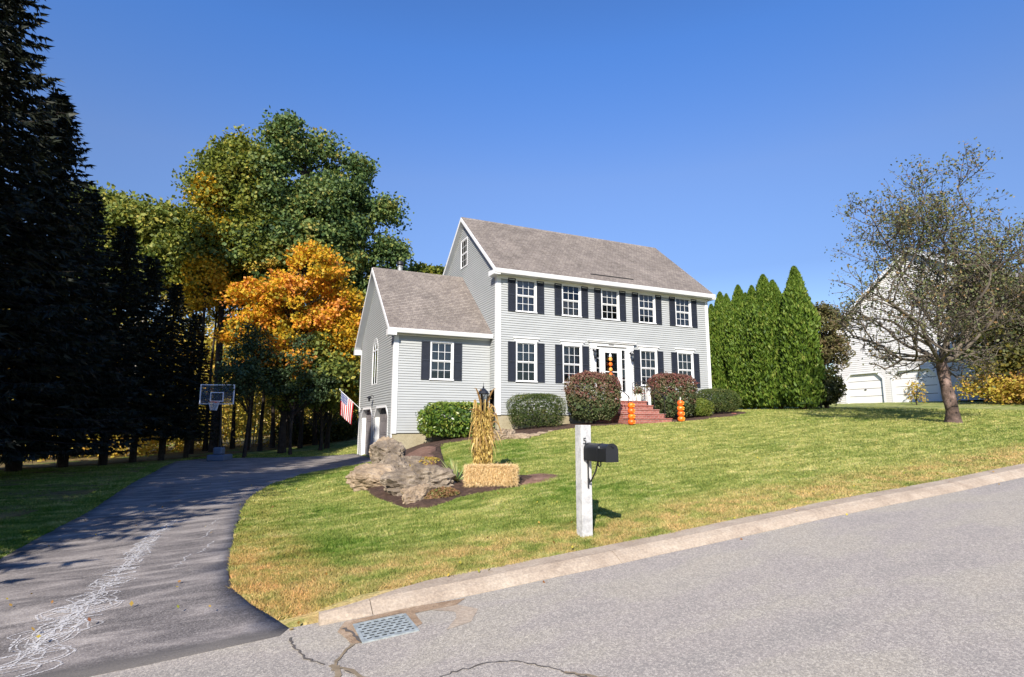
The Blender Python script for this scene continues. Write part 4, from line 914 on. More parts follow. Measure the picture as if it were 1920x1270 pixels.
c = gF.mix(st, (.78, .78, .78), (.55, .02, .035)); can = gF.math('MULTIPLY', gF.math('LESS_THAN', U, .4), gF.math('GREATER_THAN', Vv, 6 / 13))
su = gF.math('SUBTRACT', gF.math('FRACT', gF.math('MULTIPLY', U, 15.0)), .5); sv2 = gF.math('SUBTRACT', gF.math('FRACT', gF.math('MULTIPLY', gF.math('SUBTRACT', Vv, 6 / 13), 9.3)), .5)
star = gF.math('LESS_THAN', gF.math('ADD', gF.math('MULTIPLY', su, su), gF.math('MULTIPLY', sv2, sv2)), .07)
c = gF.mix(can, c, gF.mix(star, (.04, .06, .22), (.75, .75, .78))); gF.color(c)
tr = gF.n("ShaderNodeBsdfTranslucent"); gF.l(c, tr.inputs[0]); mx = gF.n("ShaderNodeMixShader"); mx.inputs[0].default_value = .35; gF.l(gF.b.outputs[0], mx.inputs[1]); gF.l(tr.outputs[0], mx.inputs[2]); gF.l(mx.outputs[0], gF.out.inputs[0])
nu, nv = 26, 16; V = []; UV = []
for i in range(nu + 1):
    for j in range(nv + 1):
        u = i / nu; v = j / nv                    # v along the hoist (1 at the tip), u down the fly
        h = A + (B - A) * (.38 + .56 * v); fold = .06 * u * math.sin(v * 9 + u * 2.4) + .05 * u * math.sin(v * 4 + 1)
        gather = (1 - .30 * u); c0 = A + (B - A) * .62
        p = c0 + (h - c0) * gather; V.append((p.x - .12 * u + .14 * u * (1 - v), p.y + fold - .06 * u, p.z - 1.15 * u + .10 * u * v)); UV.append((u, v))
F = [(i * (nv + 1) + j, i * (nv + 1) + j + 1, (i + 1) * (nv + 1) + j + 1, (i + 1) * (nv + 1) + j) for i in range(nu) for j in range(nv)]
cl_ = link('flag_cloth', np_mesh('flag_cloth', np.array(V) - np.array(FP.location), F, gF.m, True, uv=UV), FP)

# ---------------------------------------------------------------- lamp post wrapped in corn stalks, hay bale
lx, ly = -4.52, -9.72; gl0 = H(lx, ly)
LP = thing('lamp_post', 'black lantern on a lamp post rising out of the dry corn stalks', 'lamp post', (lx, ly, gl0))
MB().tube([(lx, ly, gl0 - .2), (lx, ly, 1.98)], .038, 10).build('post', M_BLACK, LP)
zc = 2.0; m = MB(); m.lathe([(.05, 0), (.075, .02), (.078, .035), (.0, .035)], (lx, ly, zc - .04), 8); m.lathe([(.135, .26), (.14, .275), (.10, .33), (.045, .38), (.02, .40), (.022, .42), (.008, .44), (.004, .52), (.0, .53)], (lx, ly, zc), 8)
for k in range(6): a = PI / 3 * k; m.tube([(lx + .07 * math.cos(a), ly + .07 * math.sin(a), zc), (lx + .122 * math.cos(a), ly + .122 * math.sin(a), zc + .265)], .008, 4)
LN = m.build('lantern', M_BLACK, LP); g_ = MB(); g_.lathe([(.06, .0), (.112, .26)], (lx, ly, zc), 6); g_.build('lantern_glass', M_GLASS, LN)
g_ = MB(); g_.lathe([(.012, .0), (.012, .08), (.03, .12), (.022, .2), (.0, .22)], (lx, ly, zc), 8); g_.build('bulb', M_LAMPW, LN)
CS = thing('corn_stalk_bundle', 'bundle of dry yellow corn stalks tied round the lamp post', 'corn stalks', (lx, ly, gl0))
r = np.random.default_rng(3); lines = []; n = 34
for k in range(n):
    a = 2 * PI * k / n * 1.0 + r.uniform(-.1, .1); ro = r.uniform(.10, .175); top = r.uniform(1.25, 1.75); zz = np.linspace(0, top, 7)
    tw = a + .3 * zz / 1.5; rad_ = ro * (1.12 - .16 * zz / 1.6) * (1 + .12 * np.sin(zz * 3 + k)) * (1 - .12 * np.exp(-((zz - 1.15) / .2) ** 2)) + .06 * np.maximum(zz - 1.4, 0)
    lines.append((np.c_[lx + rad_ * np.cos(tw), ly + rad_ * np.sin(tw), gl0 - .02 + zz], np.linspace(.016, .009, 7)))
V, F = tubes_mesh(lines, 5); cv = np.tile(r.uniform(.1, .9, (1, 2)), (len(V), 1)); cv = np.repeat(r.uniform(0, 1, (n, 2)), len(V) // n, 0)
org = np.array(CS.location); o = link('stalks', np_mesh('stalks', V - org, F, M_CORNY, True, var=cv), CS); o['kind'] = 'stuff'
P = []; D = []
for k in range(4200):     # husks and short torn leaves hugging the stalks, mottled
    a = r.uniform(0, 2 * PI); z = r.uniform(0, 1.45) ; ro = .178 + r.uniform(-.015, .025); P.append((lx + ro * math.cos(a), ly + ro * math.sin(a), gl0 + z)); D.append((math.cos(a) * r.uniform(0, .05) + r.normal() * .015, math.sin(a) * r.uniform(0, .05) + r.normal() * .015, r.choice([-1, 1], p=[.65, .35]) * r.uniform(.03, .10)))
V, F, R = tri_blades(np.array(P), np.array(D), .034, r); o = link('husks', np_mesh('husks', V - org, F, M_CORNY, var=R), CS); o['kind'] = 'stuff'
def strap(base, pts, w, r): # curved drooping leaf
    Vq = []; n = len(pts)
    for i, p in enumerate(pts):
        q = np.array(pts[min(i + 1, n - 1)]) - np.array(pts[max(i - 1, 0)]); s = np.cross(q, r); s = s / (np.linalg.norm(s) + 1e-9); ww = w * (1 - (i / (n - 1)) ** 1.5) * .5 + .002
        Vq += [np.array(p) - s * ww, np.array(p) + s * ww]
    return Vq, [(2 * i, 2 * i + 1, 2 * i + 3, 2 * i + 2) for i in range(n - 1)]
AV = []; AF = []; AR = []
for k in range(80):
    a = r.uniform(0, 2 * PI); z = gl0 + r.uniform(.75, 1.62); L = r.uniform(.18, .45); out = r.uniform(.06, .22) * (1.3 if math.cos(a - (-.5)) > .2 else .8); rise = r.uniform(.0, .22) * (1.4 if z > gl0 + 1.45 else .8)
    pts = [(lx + (.16 + out * t) * math.cos(a + .3 * t), ly + (.16 + out * t) * math.sin(a + .3 * t), z + rise * 4 * t * (1 - t) * 1.0 - L * t * t) for t in np.linspace(0, 1, 7)]
    v, f = strap(None, pts, r.uniform(.025, .055), r.normal(size=3)); b = len(AV); AV += v; AF += [tuple(i + b for i in q) for q in f]; AR += [(r.uniform(), 0)] * len(v); 
for q in range(len(AR)): AR[q] = (AR[q][0], AR[q][0])
for (dx, hz, rr_) in ((-.27, .52, 1), (-.20, .40, 2), (.33, .52, 3), (-.42, .05, 4), (.20, .3, 5), (-.12, .5, 6)):   # tall arching leaves beside the lantern
    z0 = gl0 + 1.45; pts = [(lx + dx * 1.0 * (t * 1.25 - .35 * t * t), ly - .05 * t, z0 + hz * math.sin(min(t * 1.9, 2.6)) ) for t in np.linspace(0, 1, 9)]
    v, f = strap(None, pts, .05, np.array([.3, 1., .1])); b = len(AV); AV += v; AF += [tuple(i + b for i in q) for q in f]; AR += [(.15, .2)] * len(v)
o = link('drooping_leaves', np_mesh('drooping_leaves', np.array(AV) - org, AF, M_CORN, var=np.array(AR)), CS); o['kind'] = 'stuff'
MB().tube([(lx + .15 * math.cos(a), ly + .15 * math.sin(a), gl0 + 1.12 + .01 * math.sin(a)) for a in np.linspace(0, 2 * PI, 17)], .008, 4).build('twine', M_CORN, CS)

hb = Vector((-4.74, -10.72, H(-4.74, -10.72) + .03)); HB = thing('hay_bale', 'golden straw bale lying on the island bed at the foot of the corn stalks', 'straw bale', hb)
ha = math.atan2(-.42, .9) * .9; ca, sa = math.cos(ha), math.sin(ha); bl, bw, bh = 1.0, .46, .38
m = MB(); m.box(-bl / 2, bl / 2, -bw / 2, bw / 2, 0, bh); me = m.mesh('bale_core', M_STRAW, bevel=.09); 
bmq = bmesh.new(); bmq.from_mesh(me); bmesh.ops.subdivide_edges(bmq, edges=bmq.edges[:], cuts=3, use_grid_fill=True)
for v in bmq.verts: v.co += Vector((mnoise.noise(v.co * 7), mnoise.noise(v.co * 7 + Vector((5, 0, 0))), mnoise.noise(v.co * 7 + Vector((0, 9, 0))))) * .03
bmq.to_mesh(me); bmq.free(); me.attributes.new('var', 'FLOAT_COLOR', 'POINT').data.foreach_set('color', [.3] * (4 * len(me.vertices)))
o = link('bale_core', me, HB); o.rotation_euler = (0, 0, ha)
r = np.random.default_rng(8); n = 9000; side = r.choice(4, n, p=[.36, .30, .17, .17]); q = r.uniform(-.5, .5, (n, 3)); P = np.empty((n, 3)); Nn = np.zeros((n, 3))
q2 = q.copy(); rnd = lambda t: 1 - .12 * np.abs(2 * t) ** 6
for s, (ax, sg) in enumerate(((1, -1), (2, 1), (0, 1), (0, -1))):
    k = side == s; pp = q[k].copy(); pp[:, ax] = .5 * sg; P[k] = pp; Nn[k, ax] = sg
ex = np.clip((np.sort(np.abs(P), 1)[:, -2] - .42) / .08, 0, 1); P *= (1 - .15 * ex)[:, None]
P = P * np.array([bl, bw, bh]) + np.array([0, 0, bh / 2]); D = r.normal(size=(n, 3)) * .35; D[:, 2] += r.choice([-1, 1], n) * .8; D = unit(D) * r.uniform(.04, .10, n)[:, None] + Nn * .03
D[side == 1] = (unit(r.normal(size=((side == 1).sum(), 3)) * np.array([1, 1, .2])) * .08) + Nn[side == 1] * .015
for q_ in (-.12, .12): tw = MB(); tw.tube([(x_ * (bl / 2 + .008), q_, bh / 2 + z_ * (bh / 2 + .010)) for x_, z_ in ((-1, -.9), (-1, .85), (-.93, 1), (.93, 1), (1, .85), (1, -.9))], .006, 4); o = link('twine', tw.mesh('twine', M_CORN), HB); o.rotation_euler = (0, 0, ha)
V, F, R = tri_blades(P + Nn * .006, D, .0085, r); o = link('straw', np_mesh('straw', V, F, M_STRAW, var=R), HB); o.rotation_euler = (0, 0, ha); o['kind'] = 'stuff'

# ---------------------------------------------------------------- rocks
def rock(x, y, z, sx, sy, sz, seed, label, mat=M_ROCK, rot=0, sub=5, facets=14, amp=.2):
    r = random.Random(seed); bm = bmesh.new(); bmesh.ops.create_icosphere(bm, subdivisions=sub, radius=1)
    pl = [(Vector((r.gauss(0, 1), r.gauss(0, 1), r.gauss(0, .8))).normalized(), r.uniform(.62, .9)) for _ in range(facets)]; of = Vector((seed * 3.1, seed, 0)); sn = Vector((r.uniform(-.4, .4), r.uniform(-.4, .4), 1)).normalized()
    for v in bm.verts:
        p = v.co.copy()
        for nrm, d in pl:
            t = p.dot(nrm)
            if t > d: p -= nrm * (t - d) * .92
        sq = (p.dot(sn) * 4.2 + .9 * mnoise.noise(p * 1.5 + of)); fr_ = sq - math.floor(sq); p *= 1 + .055 * (min(fr_ / .18, 1.0) - fr_ * .9)
        n1 = mnoise.fractal(p * 1.7 + of, .9, 2.1, 4); n2 = abs(mnoise.noise(p * 3.3 + of)); n3 = mnoise.fractal(p * 6 + of, .7, 2.2, 4)
        p *= 1 + amp * n1 - amp * .9 * max(0, .16 - n2) * 4 * .5 + amp * .45 * n3
        v.co = Vector((p.x * sx, p.y * sy, p.z * sz))
    me = bpy.data.meshes.new('boulder'); bm.to_mesh(me); bm.free(); me.materials.append(mat)
    o = link('boulder', me, None, (x, y, H(x, y) + z)); o.rotation_euler = (0, 0, rot); tag(o, label, 'boulder', 'ledge and boulders along the garden bed'); return o
rock(-5.95, -9.95, .08, .82, .56, .42, 1, 'largest craggy ledge boulder in the middle of the bed beside the yucca', rot=-.25, sub=5, amp=.24)
rock(-6.5, -7.9, .10, .62, .85, .42, 2, 'smooth low pinkish boulder at the left edge of the bed beside the lawn', M_ROCK2, .3, amp=.10)
rock(-6.25, -10.75, -.02, .50, .36, .30, 3, 'cream coloured rock at the front point of the bed below the largest ledge', M_ROCK2, .6, amp=.2)
rock(-5.85, -6.9, .12, .46, .9, .46, 4, 'upright grey rock between the low boulder and the garage foundation', rot=.2, sub=5, amp=.2)
rock(-5.35, -4.3, .30, .45, 1.1, .50, 5, 'tall buff rock climbing the bank towards the garage corner', rot=.15, amp=.2)
rock(-4.95, -1.7, .35, .45, .95, .48, 6, 'yellowish rock piled nearest the garage foundation', M_ROCK2, .1, amp=.2)
rock(-4.55, -.3, .28, .45, .5, .35, 16, 'small grey rock right against the garage foundation corner', M_ROCK, .1, amp=.2)
rock(-5.15, -6.2, .05, .42, .6, .26, 7, 'flat dark rock behind the ledge beside the reddish soil', rot=.8, amp=.2)
rock(-5.35, -8.9, .08, .5, .42, .30, 8, 'flat brown rock behind the largest ledge left of the yucca', rot=-.4, amp=.2)
rock(-1.15, -3.1, .10, .62, .55, .34, 9, 'tan boulder at the corner of the house bed behind the corn stalks', M_ROCK2, .2, amp=.18)
rock(-.62, -3.55, .0, .5, .3, .18, 10, 'low stone lying in front of the dark mulch of the house bed', M_ROCK2, -.2, amp=.15)
rock(-1.65, -3.0, .02, .3, .3, .24, 11, 'round stone left of the tan boulder under the corn leaves', M_ROCK2, -.2, amp=.15)
for i, (x, y, s) in enumerate(((0.1, -3.22, .2), (.55, -2.98, .17), (1.0, -2.8, .14))):
    rock(x, y, .0, s * 1.5, s, s * .5, 30 + i, ['edging stone next to the low stone of the house bed', 'middle small edging stone in front of the trimmed yew', 'last small edging stone of the row in front of the trimmed yew'][i], M_ROCK2, .3, 2)
rock(11.4, -1.6, .0, .24, .16, .12, 40, 'small reddish stone under the far right yew', M_TERRA if False else M_BRICK, .3, 2)

# ---------------------------------------------------------------- pumpkin lights by the steps, door hanging, planter
def pumpkin_stack(x, y, label, tip, seed, n=4):
    g = H(x, y); t = thing('pumpkin_stack', label, 'pumpkin decoration', (x, y, g), 'plastic pumpkin stacks beside the steps'); z = g + .01
    for k in range(n):
        rr = .155 - .004 * k; h = .235; m = MB(); prof = [(rr * .45, 0), (rr * .85, h * .12), (rr, h * .45), (rr * .9, h * .78), (rr * .5, h * .98), (.03, h * .95)]
        m.lathe(prof, (x + .008 * math.sin(seed + k * 2), y, z), 24, ribs=8, ribd=.10); P_ = m.build('pumpkin', M_ORANGE if (k + seed) % 2 else M_ORANGE2, t, smooth=True)
        f = MB()
        fy = y - rr * .97
        for s in (-1, 1): f.prism([(x + s * .06 - .022, z + h * .56), (x + s * .06 + .022, z + h * .56), (x + s * .06, z + h * .74)], 'y', fy - .012, fy + .03)
        f.prism([(x - .07, z + h * .40), (x - .03, z + h * .30), (x + .03, z + h * .30), (x + .07, z + h * .40), (x + .03, z + h * .22), (x - .03, z + h * .22)], 'y', fy - .012, fy + .03)
        f.build('carved_face', M_YELP, P_); z += h * .93
    m = MB(); m.lathe([(.02, 0), (.018, .04), (.03, .05), (.022, .10), (.004, .17), (0, .175)] if tip else [(.022, 0), (.015, .05), (.012, .055)], (x, y, z), 8); m.build('tip_light' if tip else 'stem', M_LAMPW if tip else M_BARKD, t)
    return t
M_YELP = plain('pale_orange_face', (.95, .42, .06), .4, .4)
pumpkin_stack(4.62, -2.85, 'stack of orange plastic pumpkins left of the brick steps', False, 0)
pumpkin_stack(7.22, -2.75, 'stack of orange plastic pumpkins with a pale tip right of the brick steps', True, 1)
DH = thing('door_hanging', 'white ghost and orange pumpkin garland hanging on the storm door glass', 'door decoration', (5.62, -.04, 4.7))
m = MB(); m.lathe([(.0, .2), (.04, .15), (.06, .08), (.09, 0), (.0, .0)], (5.62, -.055, 4.62), 12, sy=.5); m.build('ghost', M_WHITE, DH, smooth=True)
M_AMB = plain('amber_garland', (.85, .36, .08), .5, .4)
for k in range(5): MB().lathe([(.03, 0), (.095, .05), (.10, .12), (.05, .19), (.0, .19)], (5.62, -.06, 4.42 - k * .235), 14, sy=.55, ribs=6, ribd=.12).build('pumpkin', M_AMB if k % 2 == 0 else M_ORANGE, DH, smooth=True)
MB().lathe([(.0, -.16), (.03, -.1), (.10, 0), (.0, .01)], (5.62, -.06, 3.47), 12, sy=.5).build('tail', M_ORANGE2, DH)
MB().tube([(5.62, -.045, 4.86), (5.62, -.045, 3.3)], .006, 4).build('cord', M_BLACK, DH)
PL = thing('planter', 'pale glazed planter with a leafy plant on the top brick step', 'planter', (6.42, -1.0, 2.60))
MB().lathe([(.10, 0), (.155, .26), (.17, .27), (.17, .31), (.145, .31), (.14, .27), (.0, .27)], (6.42, -1.0, 2.60), 20).build('pot', M_TERRA, PL, smooth=False)
r = np.random.default_rng(5); P = r.normal(size=(420, 3)) * np.array([.11, .11, .10]) + np.array([0, 0, .44]); V, F, R = leaf_quads(P, .09, r, .6); o = link('foliage', np_mesh('foliage', V, F, F_BB, var=R), PL); o['kind'] = 'stuff'
# yucca
yx, yy = -5.22, -9.95; YU = thing('yucca', 'spiky pale green yucca between the ledge and the straw bale', 'yucca', (yx, yy, H(yx, yy))); r = np.random.default_rng(2)
for k in range(46):
    a = r.uniform(0, 2 * PI); el = r.uniform(.35, 1.5); L = r.uniform(.32, .58); pts = [(L * t * math.cos(el) * math.cos(a) * (1 + .2 * t), L * t * math.cos(el) * math.sin(a) * (1 + .2 * t), .04 + L * t * math.sin(el) - (.10 * t * t if el < .9 else 0)) for t in np.linspace(0, 1, 5)]
    v, f = strap(None, pts, .040, r.normal(size=3) * .3 + np.array([-math.sin(a), math.cos(a), 0]) * .0 + np.array([0, 0, 1.])); q = r.uniform(0, 1)
    link('leaf', np_mesh('leaf', v, f, F_YUC, var=np.tile([[q, q]], (len(v), 1))), YU)
r = np.random.default_rng(21); n = 1500; cx, cy = -5.88, -10.95; a = r.uniform(0, 2 * PI, n); d = np.sqrt(r.uniform(0, 1, n)); X = cx + .38 * d * np.cos(a); Y = cy + .20 * d * np.sin(a); Z = HH(X, Y) + .05 + .16 * (1 - d ** 2) * r.uniform(.5, 1, n)
V, F, R = leaf_quads(np.c_[X, Y, Z], .05, r, .6); V -= np.array([cx, cy, 0]); tag(link('low_creeper', np_mesh('low_creeper', V, F, F_CREEP, var=R), None, (cx, cy, 0)), 'low yellow and rust creeping plant in front of the ledge', 'ground cover', None, 'stuff')
n = 500; cx, cy = -4.95, -6.3; a = r.uniform(0, 2 * PI, n); d = np.sqrt(r.uniform(0, 1, n)); X = cx + .5 * d * np.cos(a); Y = cy + .7 * d * np.sin(a); Z = HH(X, Y) + .12 + .12 * (1 - d ** 2) * r.uniform(.5, 1, n)
V, F, R = leaf_quads(np.c_[X, Y, Z], .06, r, .4, axis=(0, 0, .6)); V -= np.array([cx, cy, 0]); tag(link('dry_perennial', np_mesh('dry_perennial', V, F, F_MEAD, var=R), None, (cx, cy, 0)), 'withered rusty perennials on the reddish soil behind the ledge', 'perennials', None, 'stuff')
# ---------------------------------------------------------------- shrubs
def shrub(name, label, cat, x, y, rx, ry, h, n, leaf, mat, seed, inner=True, flat=3.0, grp=None, jag=.05, z0=.0, w=.6, bark=M_BARKD, taper=.0, gbias=None):
    r = np.random.default_rng(seed); g = H(x, y) + z0; t = thing(name, label, cat, (x, y, g), grp)
    # stems
    lines = []
    for k in range(9):
        a = r.uniform(0, 2 * PI); q = np.linspace(0, 1, 4); lines.append((np.c_[rx * .6 * q * math.cos(a) * q, ry * .6 * q * math.sin(a) * q, h * .75 * q], np.linspace(.03, .01, 4)))
    V, F = tubes_mesh(lines, 5); link('stems', np_mesh('stems', V, F, bark, True), t)['kind'] = 'stuff'
    # superellipsoid shell with lumps
    d = unit(r.normal(size=(n, 3))); d[:, 2] = np.where(d[:, 2] < -.75, -d[:, 2], d[:, 2])
    k = (np.abs(d[:, 0]) ** flat + np.abs(d[:, 1]) ** flat + np.abs(d[:, 2]) ** flat) ** (-1 / flat)
    lump = nz(d[:, 0], d[:, 1], d[:, 2], .75, seed) ; depth = 1 - np.abs(r.normal(0, .055, n)) - (r.uniform(0, 1, n) < .25) * r.uniform(0, .35, n) + (r.uniform(0, 1, n) < .05) * r.uniform(.02, .10, n)
    P = d * (k * depth * (1 + jag * lump + jag * .7 * nz(d[:, 0], d[:, 1], d[:, 2], 2.4, seed + 1)))[:, None]
    tp = 1 - taper * (1 - (P[:, 2] + 1) / 2)
    P = P * np.array([rx, ry, h / 2]); P[:, 0] *= tp; P[:, 1] *= tp; P[:, 2] += h / 2 + .02
    gg = np.clip(.5 + .42 * nz(d[:, 0] * 1, d[:, 1], d[:, 2], 1.6, seed + 5) + (0 if gbias is None else gbias * (P[:, 2] / h - .5)), 0, 1)
    V, F, R = leaf_quads(P, leaf, r, w, normal=d, nb=.45, g=gg); o = link('foliage', np_mesh('foliage', V, F, mat, var=R), t); o['kind'] = 'stuff'
    # inner shade put into colour: fewer, larger leaves in the darkest tone
    if not inner: return t
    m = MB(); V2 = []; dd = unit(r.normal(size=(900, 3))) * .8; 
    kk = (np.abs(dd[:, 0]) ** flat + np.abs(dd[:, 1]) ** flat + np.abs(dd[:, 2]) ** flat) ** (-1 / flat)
    P2 = dd * (kk * .80 / .8)[:, None] * .80 * np.array([rx, ry, h / 2]) + np.array([0, 0, h / 2 + .03]); V, F, R = leaf_quads(P2, leaf * 2.2, r, .8, normal=dd, nb=.9, g=np.full(900, .0), rr=np.full(900, .0)); link('dark_core', np_mesh('dark_core', V, F, mat, var=R), t)['kind'] = 'stuff'
    return t
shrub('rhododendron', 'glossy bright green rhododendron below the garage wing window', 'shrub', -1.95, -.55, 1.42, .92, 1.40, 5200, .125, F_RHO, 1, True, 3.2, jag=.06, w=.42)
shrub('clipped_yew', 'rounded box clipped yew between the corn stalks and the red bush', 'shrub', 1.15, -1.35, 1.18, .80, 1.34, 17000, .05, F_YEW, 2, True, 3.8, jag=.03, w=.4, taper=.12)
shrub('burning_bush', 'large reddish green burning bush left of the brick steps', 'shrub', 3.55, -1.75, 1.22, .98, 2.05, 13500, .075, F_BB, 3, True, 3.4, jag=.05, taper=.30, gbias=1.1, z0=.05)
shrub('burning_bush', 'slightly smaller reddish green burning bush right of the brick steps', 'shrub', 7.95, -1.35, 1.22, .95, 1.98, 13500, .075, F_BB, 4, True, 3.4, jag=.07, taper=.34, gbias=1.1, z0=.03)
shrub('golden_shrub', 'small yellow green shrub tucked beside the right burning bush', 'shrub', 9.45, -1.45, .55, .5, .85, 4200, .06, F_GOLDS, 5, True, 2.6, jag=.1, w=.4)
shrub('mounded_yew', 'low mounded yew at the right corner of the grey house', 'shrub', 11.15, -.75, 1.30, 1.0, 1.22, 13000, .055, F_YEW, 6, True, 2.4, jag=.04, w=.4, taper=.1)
# ---------------------------------------------------------------- arborvitae row
def arb_mesh(seed, hgt, R0):
    r = np.random.default_rng(seed); n = 19000; t = r.uniform(0, 1, n) ** .85
    prof = R0 * np.minimum(1, (1 - t) / .42 + .0) ** .72 * (1 - .35 * (1 - np.clip(t / .08, 0, 1))); a = r.uniform(0, 2 * PI, n)
    lump = 1 + .15 * nz(np.cos(a) * 1.2, np.sin(a) * 1.2, t * 5, .9, seed) + .13 * nz(np.cos(a) * 2, np.sin(a) * 2, t * 14, 1., seed + 2)
    rr = prof * lump * (1 - r.normal(.05, .09, n)) ; P = np.c_[rr * np.cos(a), rr * np.sin(a), .15 + t * (hgt - .2)]
    ax = np.c_[np.cos(a) * .35, np.sin(a) * .35, np.full(n, 1.0)]; g = np.clip(.5 + .4 * nz(np.cos(a) * 2, np.sin(a) * 2, t * 9, 1.2, seed + 7), 0, 1)
    V, F, Rv = leaf_quads(P, .19, r, .38, axis=ax, spread=.35, g=g); me = np_mesh('foliage', V, F, F_ARB, var=Rv)
    V2, F2 = tubes_mesh([(np.array([[0, 0, -.2], [0, 0, hgt * .4], [0, 0, hgt * .93]]), [.12, .08, .02])], 6); tm = np_mesh('trunk', V2, F2, M_BARK, True)
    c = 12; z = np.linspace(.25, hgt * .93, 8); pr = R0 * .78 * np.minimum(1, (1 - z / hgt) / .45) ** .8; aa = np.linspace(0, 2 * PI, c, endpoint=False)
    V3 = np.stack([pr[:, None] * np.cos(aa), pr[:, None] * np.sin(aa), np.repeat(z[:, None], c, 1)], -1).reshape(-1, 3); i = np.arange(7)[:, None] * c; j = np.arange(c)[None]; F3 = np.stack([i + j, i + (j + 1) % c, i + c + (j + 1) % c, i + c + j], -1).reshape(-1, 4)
    return me, tm, np_mesh('dark_core', V3, F3, F_ARB, var=np.zeros((len(V3), 2)))  # core shell in the darkest tone: shade inside the tree put into colour
AM = [arb_mesh(40 + k, 7.0, .74) for k in range(3)]
AL = ['arborvitae farthest left, half hidden by the house corner', 'second arborvitae from the grey house', 'third arborvitae from the grey house, slightly taller', 'slim arborvitae just behind the mounded yew', 'arborvitae with twin tips, left one of the pair', 'arborvitae with twin tips, right one of the pair', 'full tall arborvitae in the middle of the dense row', 'tall arborvitae at the right end of the dense row', 'slim dark arborvitae behind the tallest one', 'tallest arborvitae standing apart at the right of the row']
AP = [(16.3, 4.5, 8.9, 1), (16, 3.45, 9.42, 1.05), (16, 2.95, 9.2, .85), (15.9, 1.95, 9.5, 1.05), (16.1, 1.62, 9.0, .8), (15.9, .98, 9.25, 1.0), (15.8, .08, 9.65, 1.15), (15.9, -.42, 9.25, 1.1), (16.3, -1.3, 9.2, .8), (15.9, -1.80, 9.65, 1.15)]
for k, (x, y, zt, s) in enumerate(AP):
    g = H(x, y); t = thing('arborvitae', AL[k], 'evergreen', (x, y, g), 'tall arborvitae beside the grey house'); hs = (zt - g) / 7.0; me = AM[k % 3]
    for nm, mm in (('foliage', me[0]), ('trunk', me[1]), ('dark_core', me[2])):
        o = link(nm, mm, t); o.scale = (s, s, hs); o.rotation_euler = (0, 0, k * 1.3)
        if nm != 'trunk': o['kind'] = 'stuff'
# ---------------------------------------------------------------- conifers
def spruce_mesh(seed, hgt, R0, lv=52, per=11, sprays=22, z0=.06, fol=F_SPR):
    r = np.random.default_rng(seed); lines = [(np.array([[0, 0, -.3], [0, 0, hgt * .5], [0, 0, hgt]]), [hgt * .017, hgt * .010, .012])]; P = []; D = []; G = []
    for i in range(lv):
        tz = z0 + (1 - z0) * (i / lv) ** .92; z = hgt * tz; Lm = R0 * (1 - tz) ** .82 + .15; npr = max(5, int(per * (1 - .35 * tz)))
        for k in range(npr):
            a = 2 * PI * (k + r.uniform(-.35, .35)) / npr + i * 1.1; L = Lm * r.uniform(.68, 1.16); q = np.linspace(0, 1, 5); c, s = math.cos(a), math.sin(a)
            zz = z + L * (.05 - .42 * q + .26 * q * q + (.25 * (tz > .8)) * q); pts = np.c_[L * q * c, L * q * s, zz]
            if L > .5: lines.append((pts, np.linspace(.035, .008, 5) * (L / R0 + .3)))
            ns = int(sprays * (.35 + .65 * L / (R0 + .1))); tt = r.uniform(.12, 1.0, ns) ** .8; g = r.uniform(.1, .9)
            base = np.c_[L * tt * c, L * tt * s, z + L * (.05 - .42 * tt + .26 * tt ** 2 + (.25 * (tz > .8)) * tt)]
            sd = r.choice([-1, 1], ns); sl = (.22 + .30 * (1 - tt)) * r.uniform(.7, 1.4, ns) * (.6 + .4 * L / R0 + .15)
            D0 = np.c_[c * .75 - s * sd * .8, s * .75 + c * sd * .8, -.35 + r.normal(0, .25, ns)]; D0 = unit(D0) * sl[:, None]
            P.append(base); D.append(D0); G.append(np.full(ns, g))
            P.append(np.array([pts[-1]])); D.append(np.array([[c * .3, s * .3, .05]])); G.append(np.array([g]))
    P = np.concatenate(P); D = np.concatenate(D); G = np.concatenate(G); V, F, R = tri_blades(P, D, .15, r, G); V2, F2, R2 = tri_blades(P, D * .8 + r.normal(0, .06, P.shape) + np.array([0, 0, -.10]), .11, r, G)
    V = np.concatenate([V, V2]); F = np.concatenate([F, F2 + len(R)]); R = np.concatenate([R, R2])
    lv_, lf = tubes_mesh(lines[1:], 4); tv, tf = tubes_mesh(lines[:1], 8)
    return np_mesh('crown', V, F, fol, var=R), np_mesh('branches', lv_, lf, M_BARKD, True), np_mesh('trunk', tv, tf, M_BARKD, True)
def place(ms, name, label, cat, x, y, s, grp, rz=0., sz=None, dz=0):
    t = thing(name, label, cat, (x, y, H(x, y) + dz), grp)
    for me in ms:
        nm = me.name.split('.')[0]; o = link(nm, me, t); o.scale = (s, s, sz or s); o.rotation_euler = (0, 0, rz)
        if nm != 'trunk': o['kind'] = 'stuff'
    return t
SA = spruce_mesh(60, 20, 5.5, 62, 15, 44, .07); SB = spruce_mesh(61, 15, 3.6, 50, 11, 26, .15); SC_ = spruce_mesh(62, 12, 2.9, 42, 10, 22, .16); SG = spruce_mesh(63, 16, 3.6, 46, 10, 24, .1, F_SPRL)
SPR = [  # visible row, left edge of the picture to the hoop
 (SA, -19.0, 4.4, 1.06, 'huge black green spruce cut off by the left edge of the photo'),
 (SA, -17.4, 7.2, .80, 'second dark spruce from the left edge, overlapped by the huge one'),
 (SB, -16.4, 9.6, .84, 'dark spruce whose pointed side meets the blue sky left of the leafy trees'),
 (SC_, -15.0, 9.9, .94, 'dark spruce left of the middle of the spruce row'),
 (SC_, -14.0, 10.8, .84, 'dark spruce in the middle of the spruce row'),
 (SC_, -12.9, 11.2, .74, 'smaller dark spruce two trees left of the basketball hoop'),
 (SC_, -11.9, 11.8, .62, 'low dark spruce just left of the basketball hoop'),
]
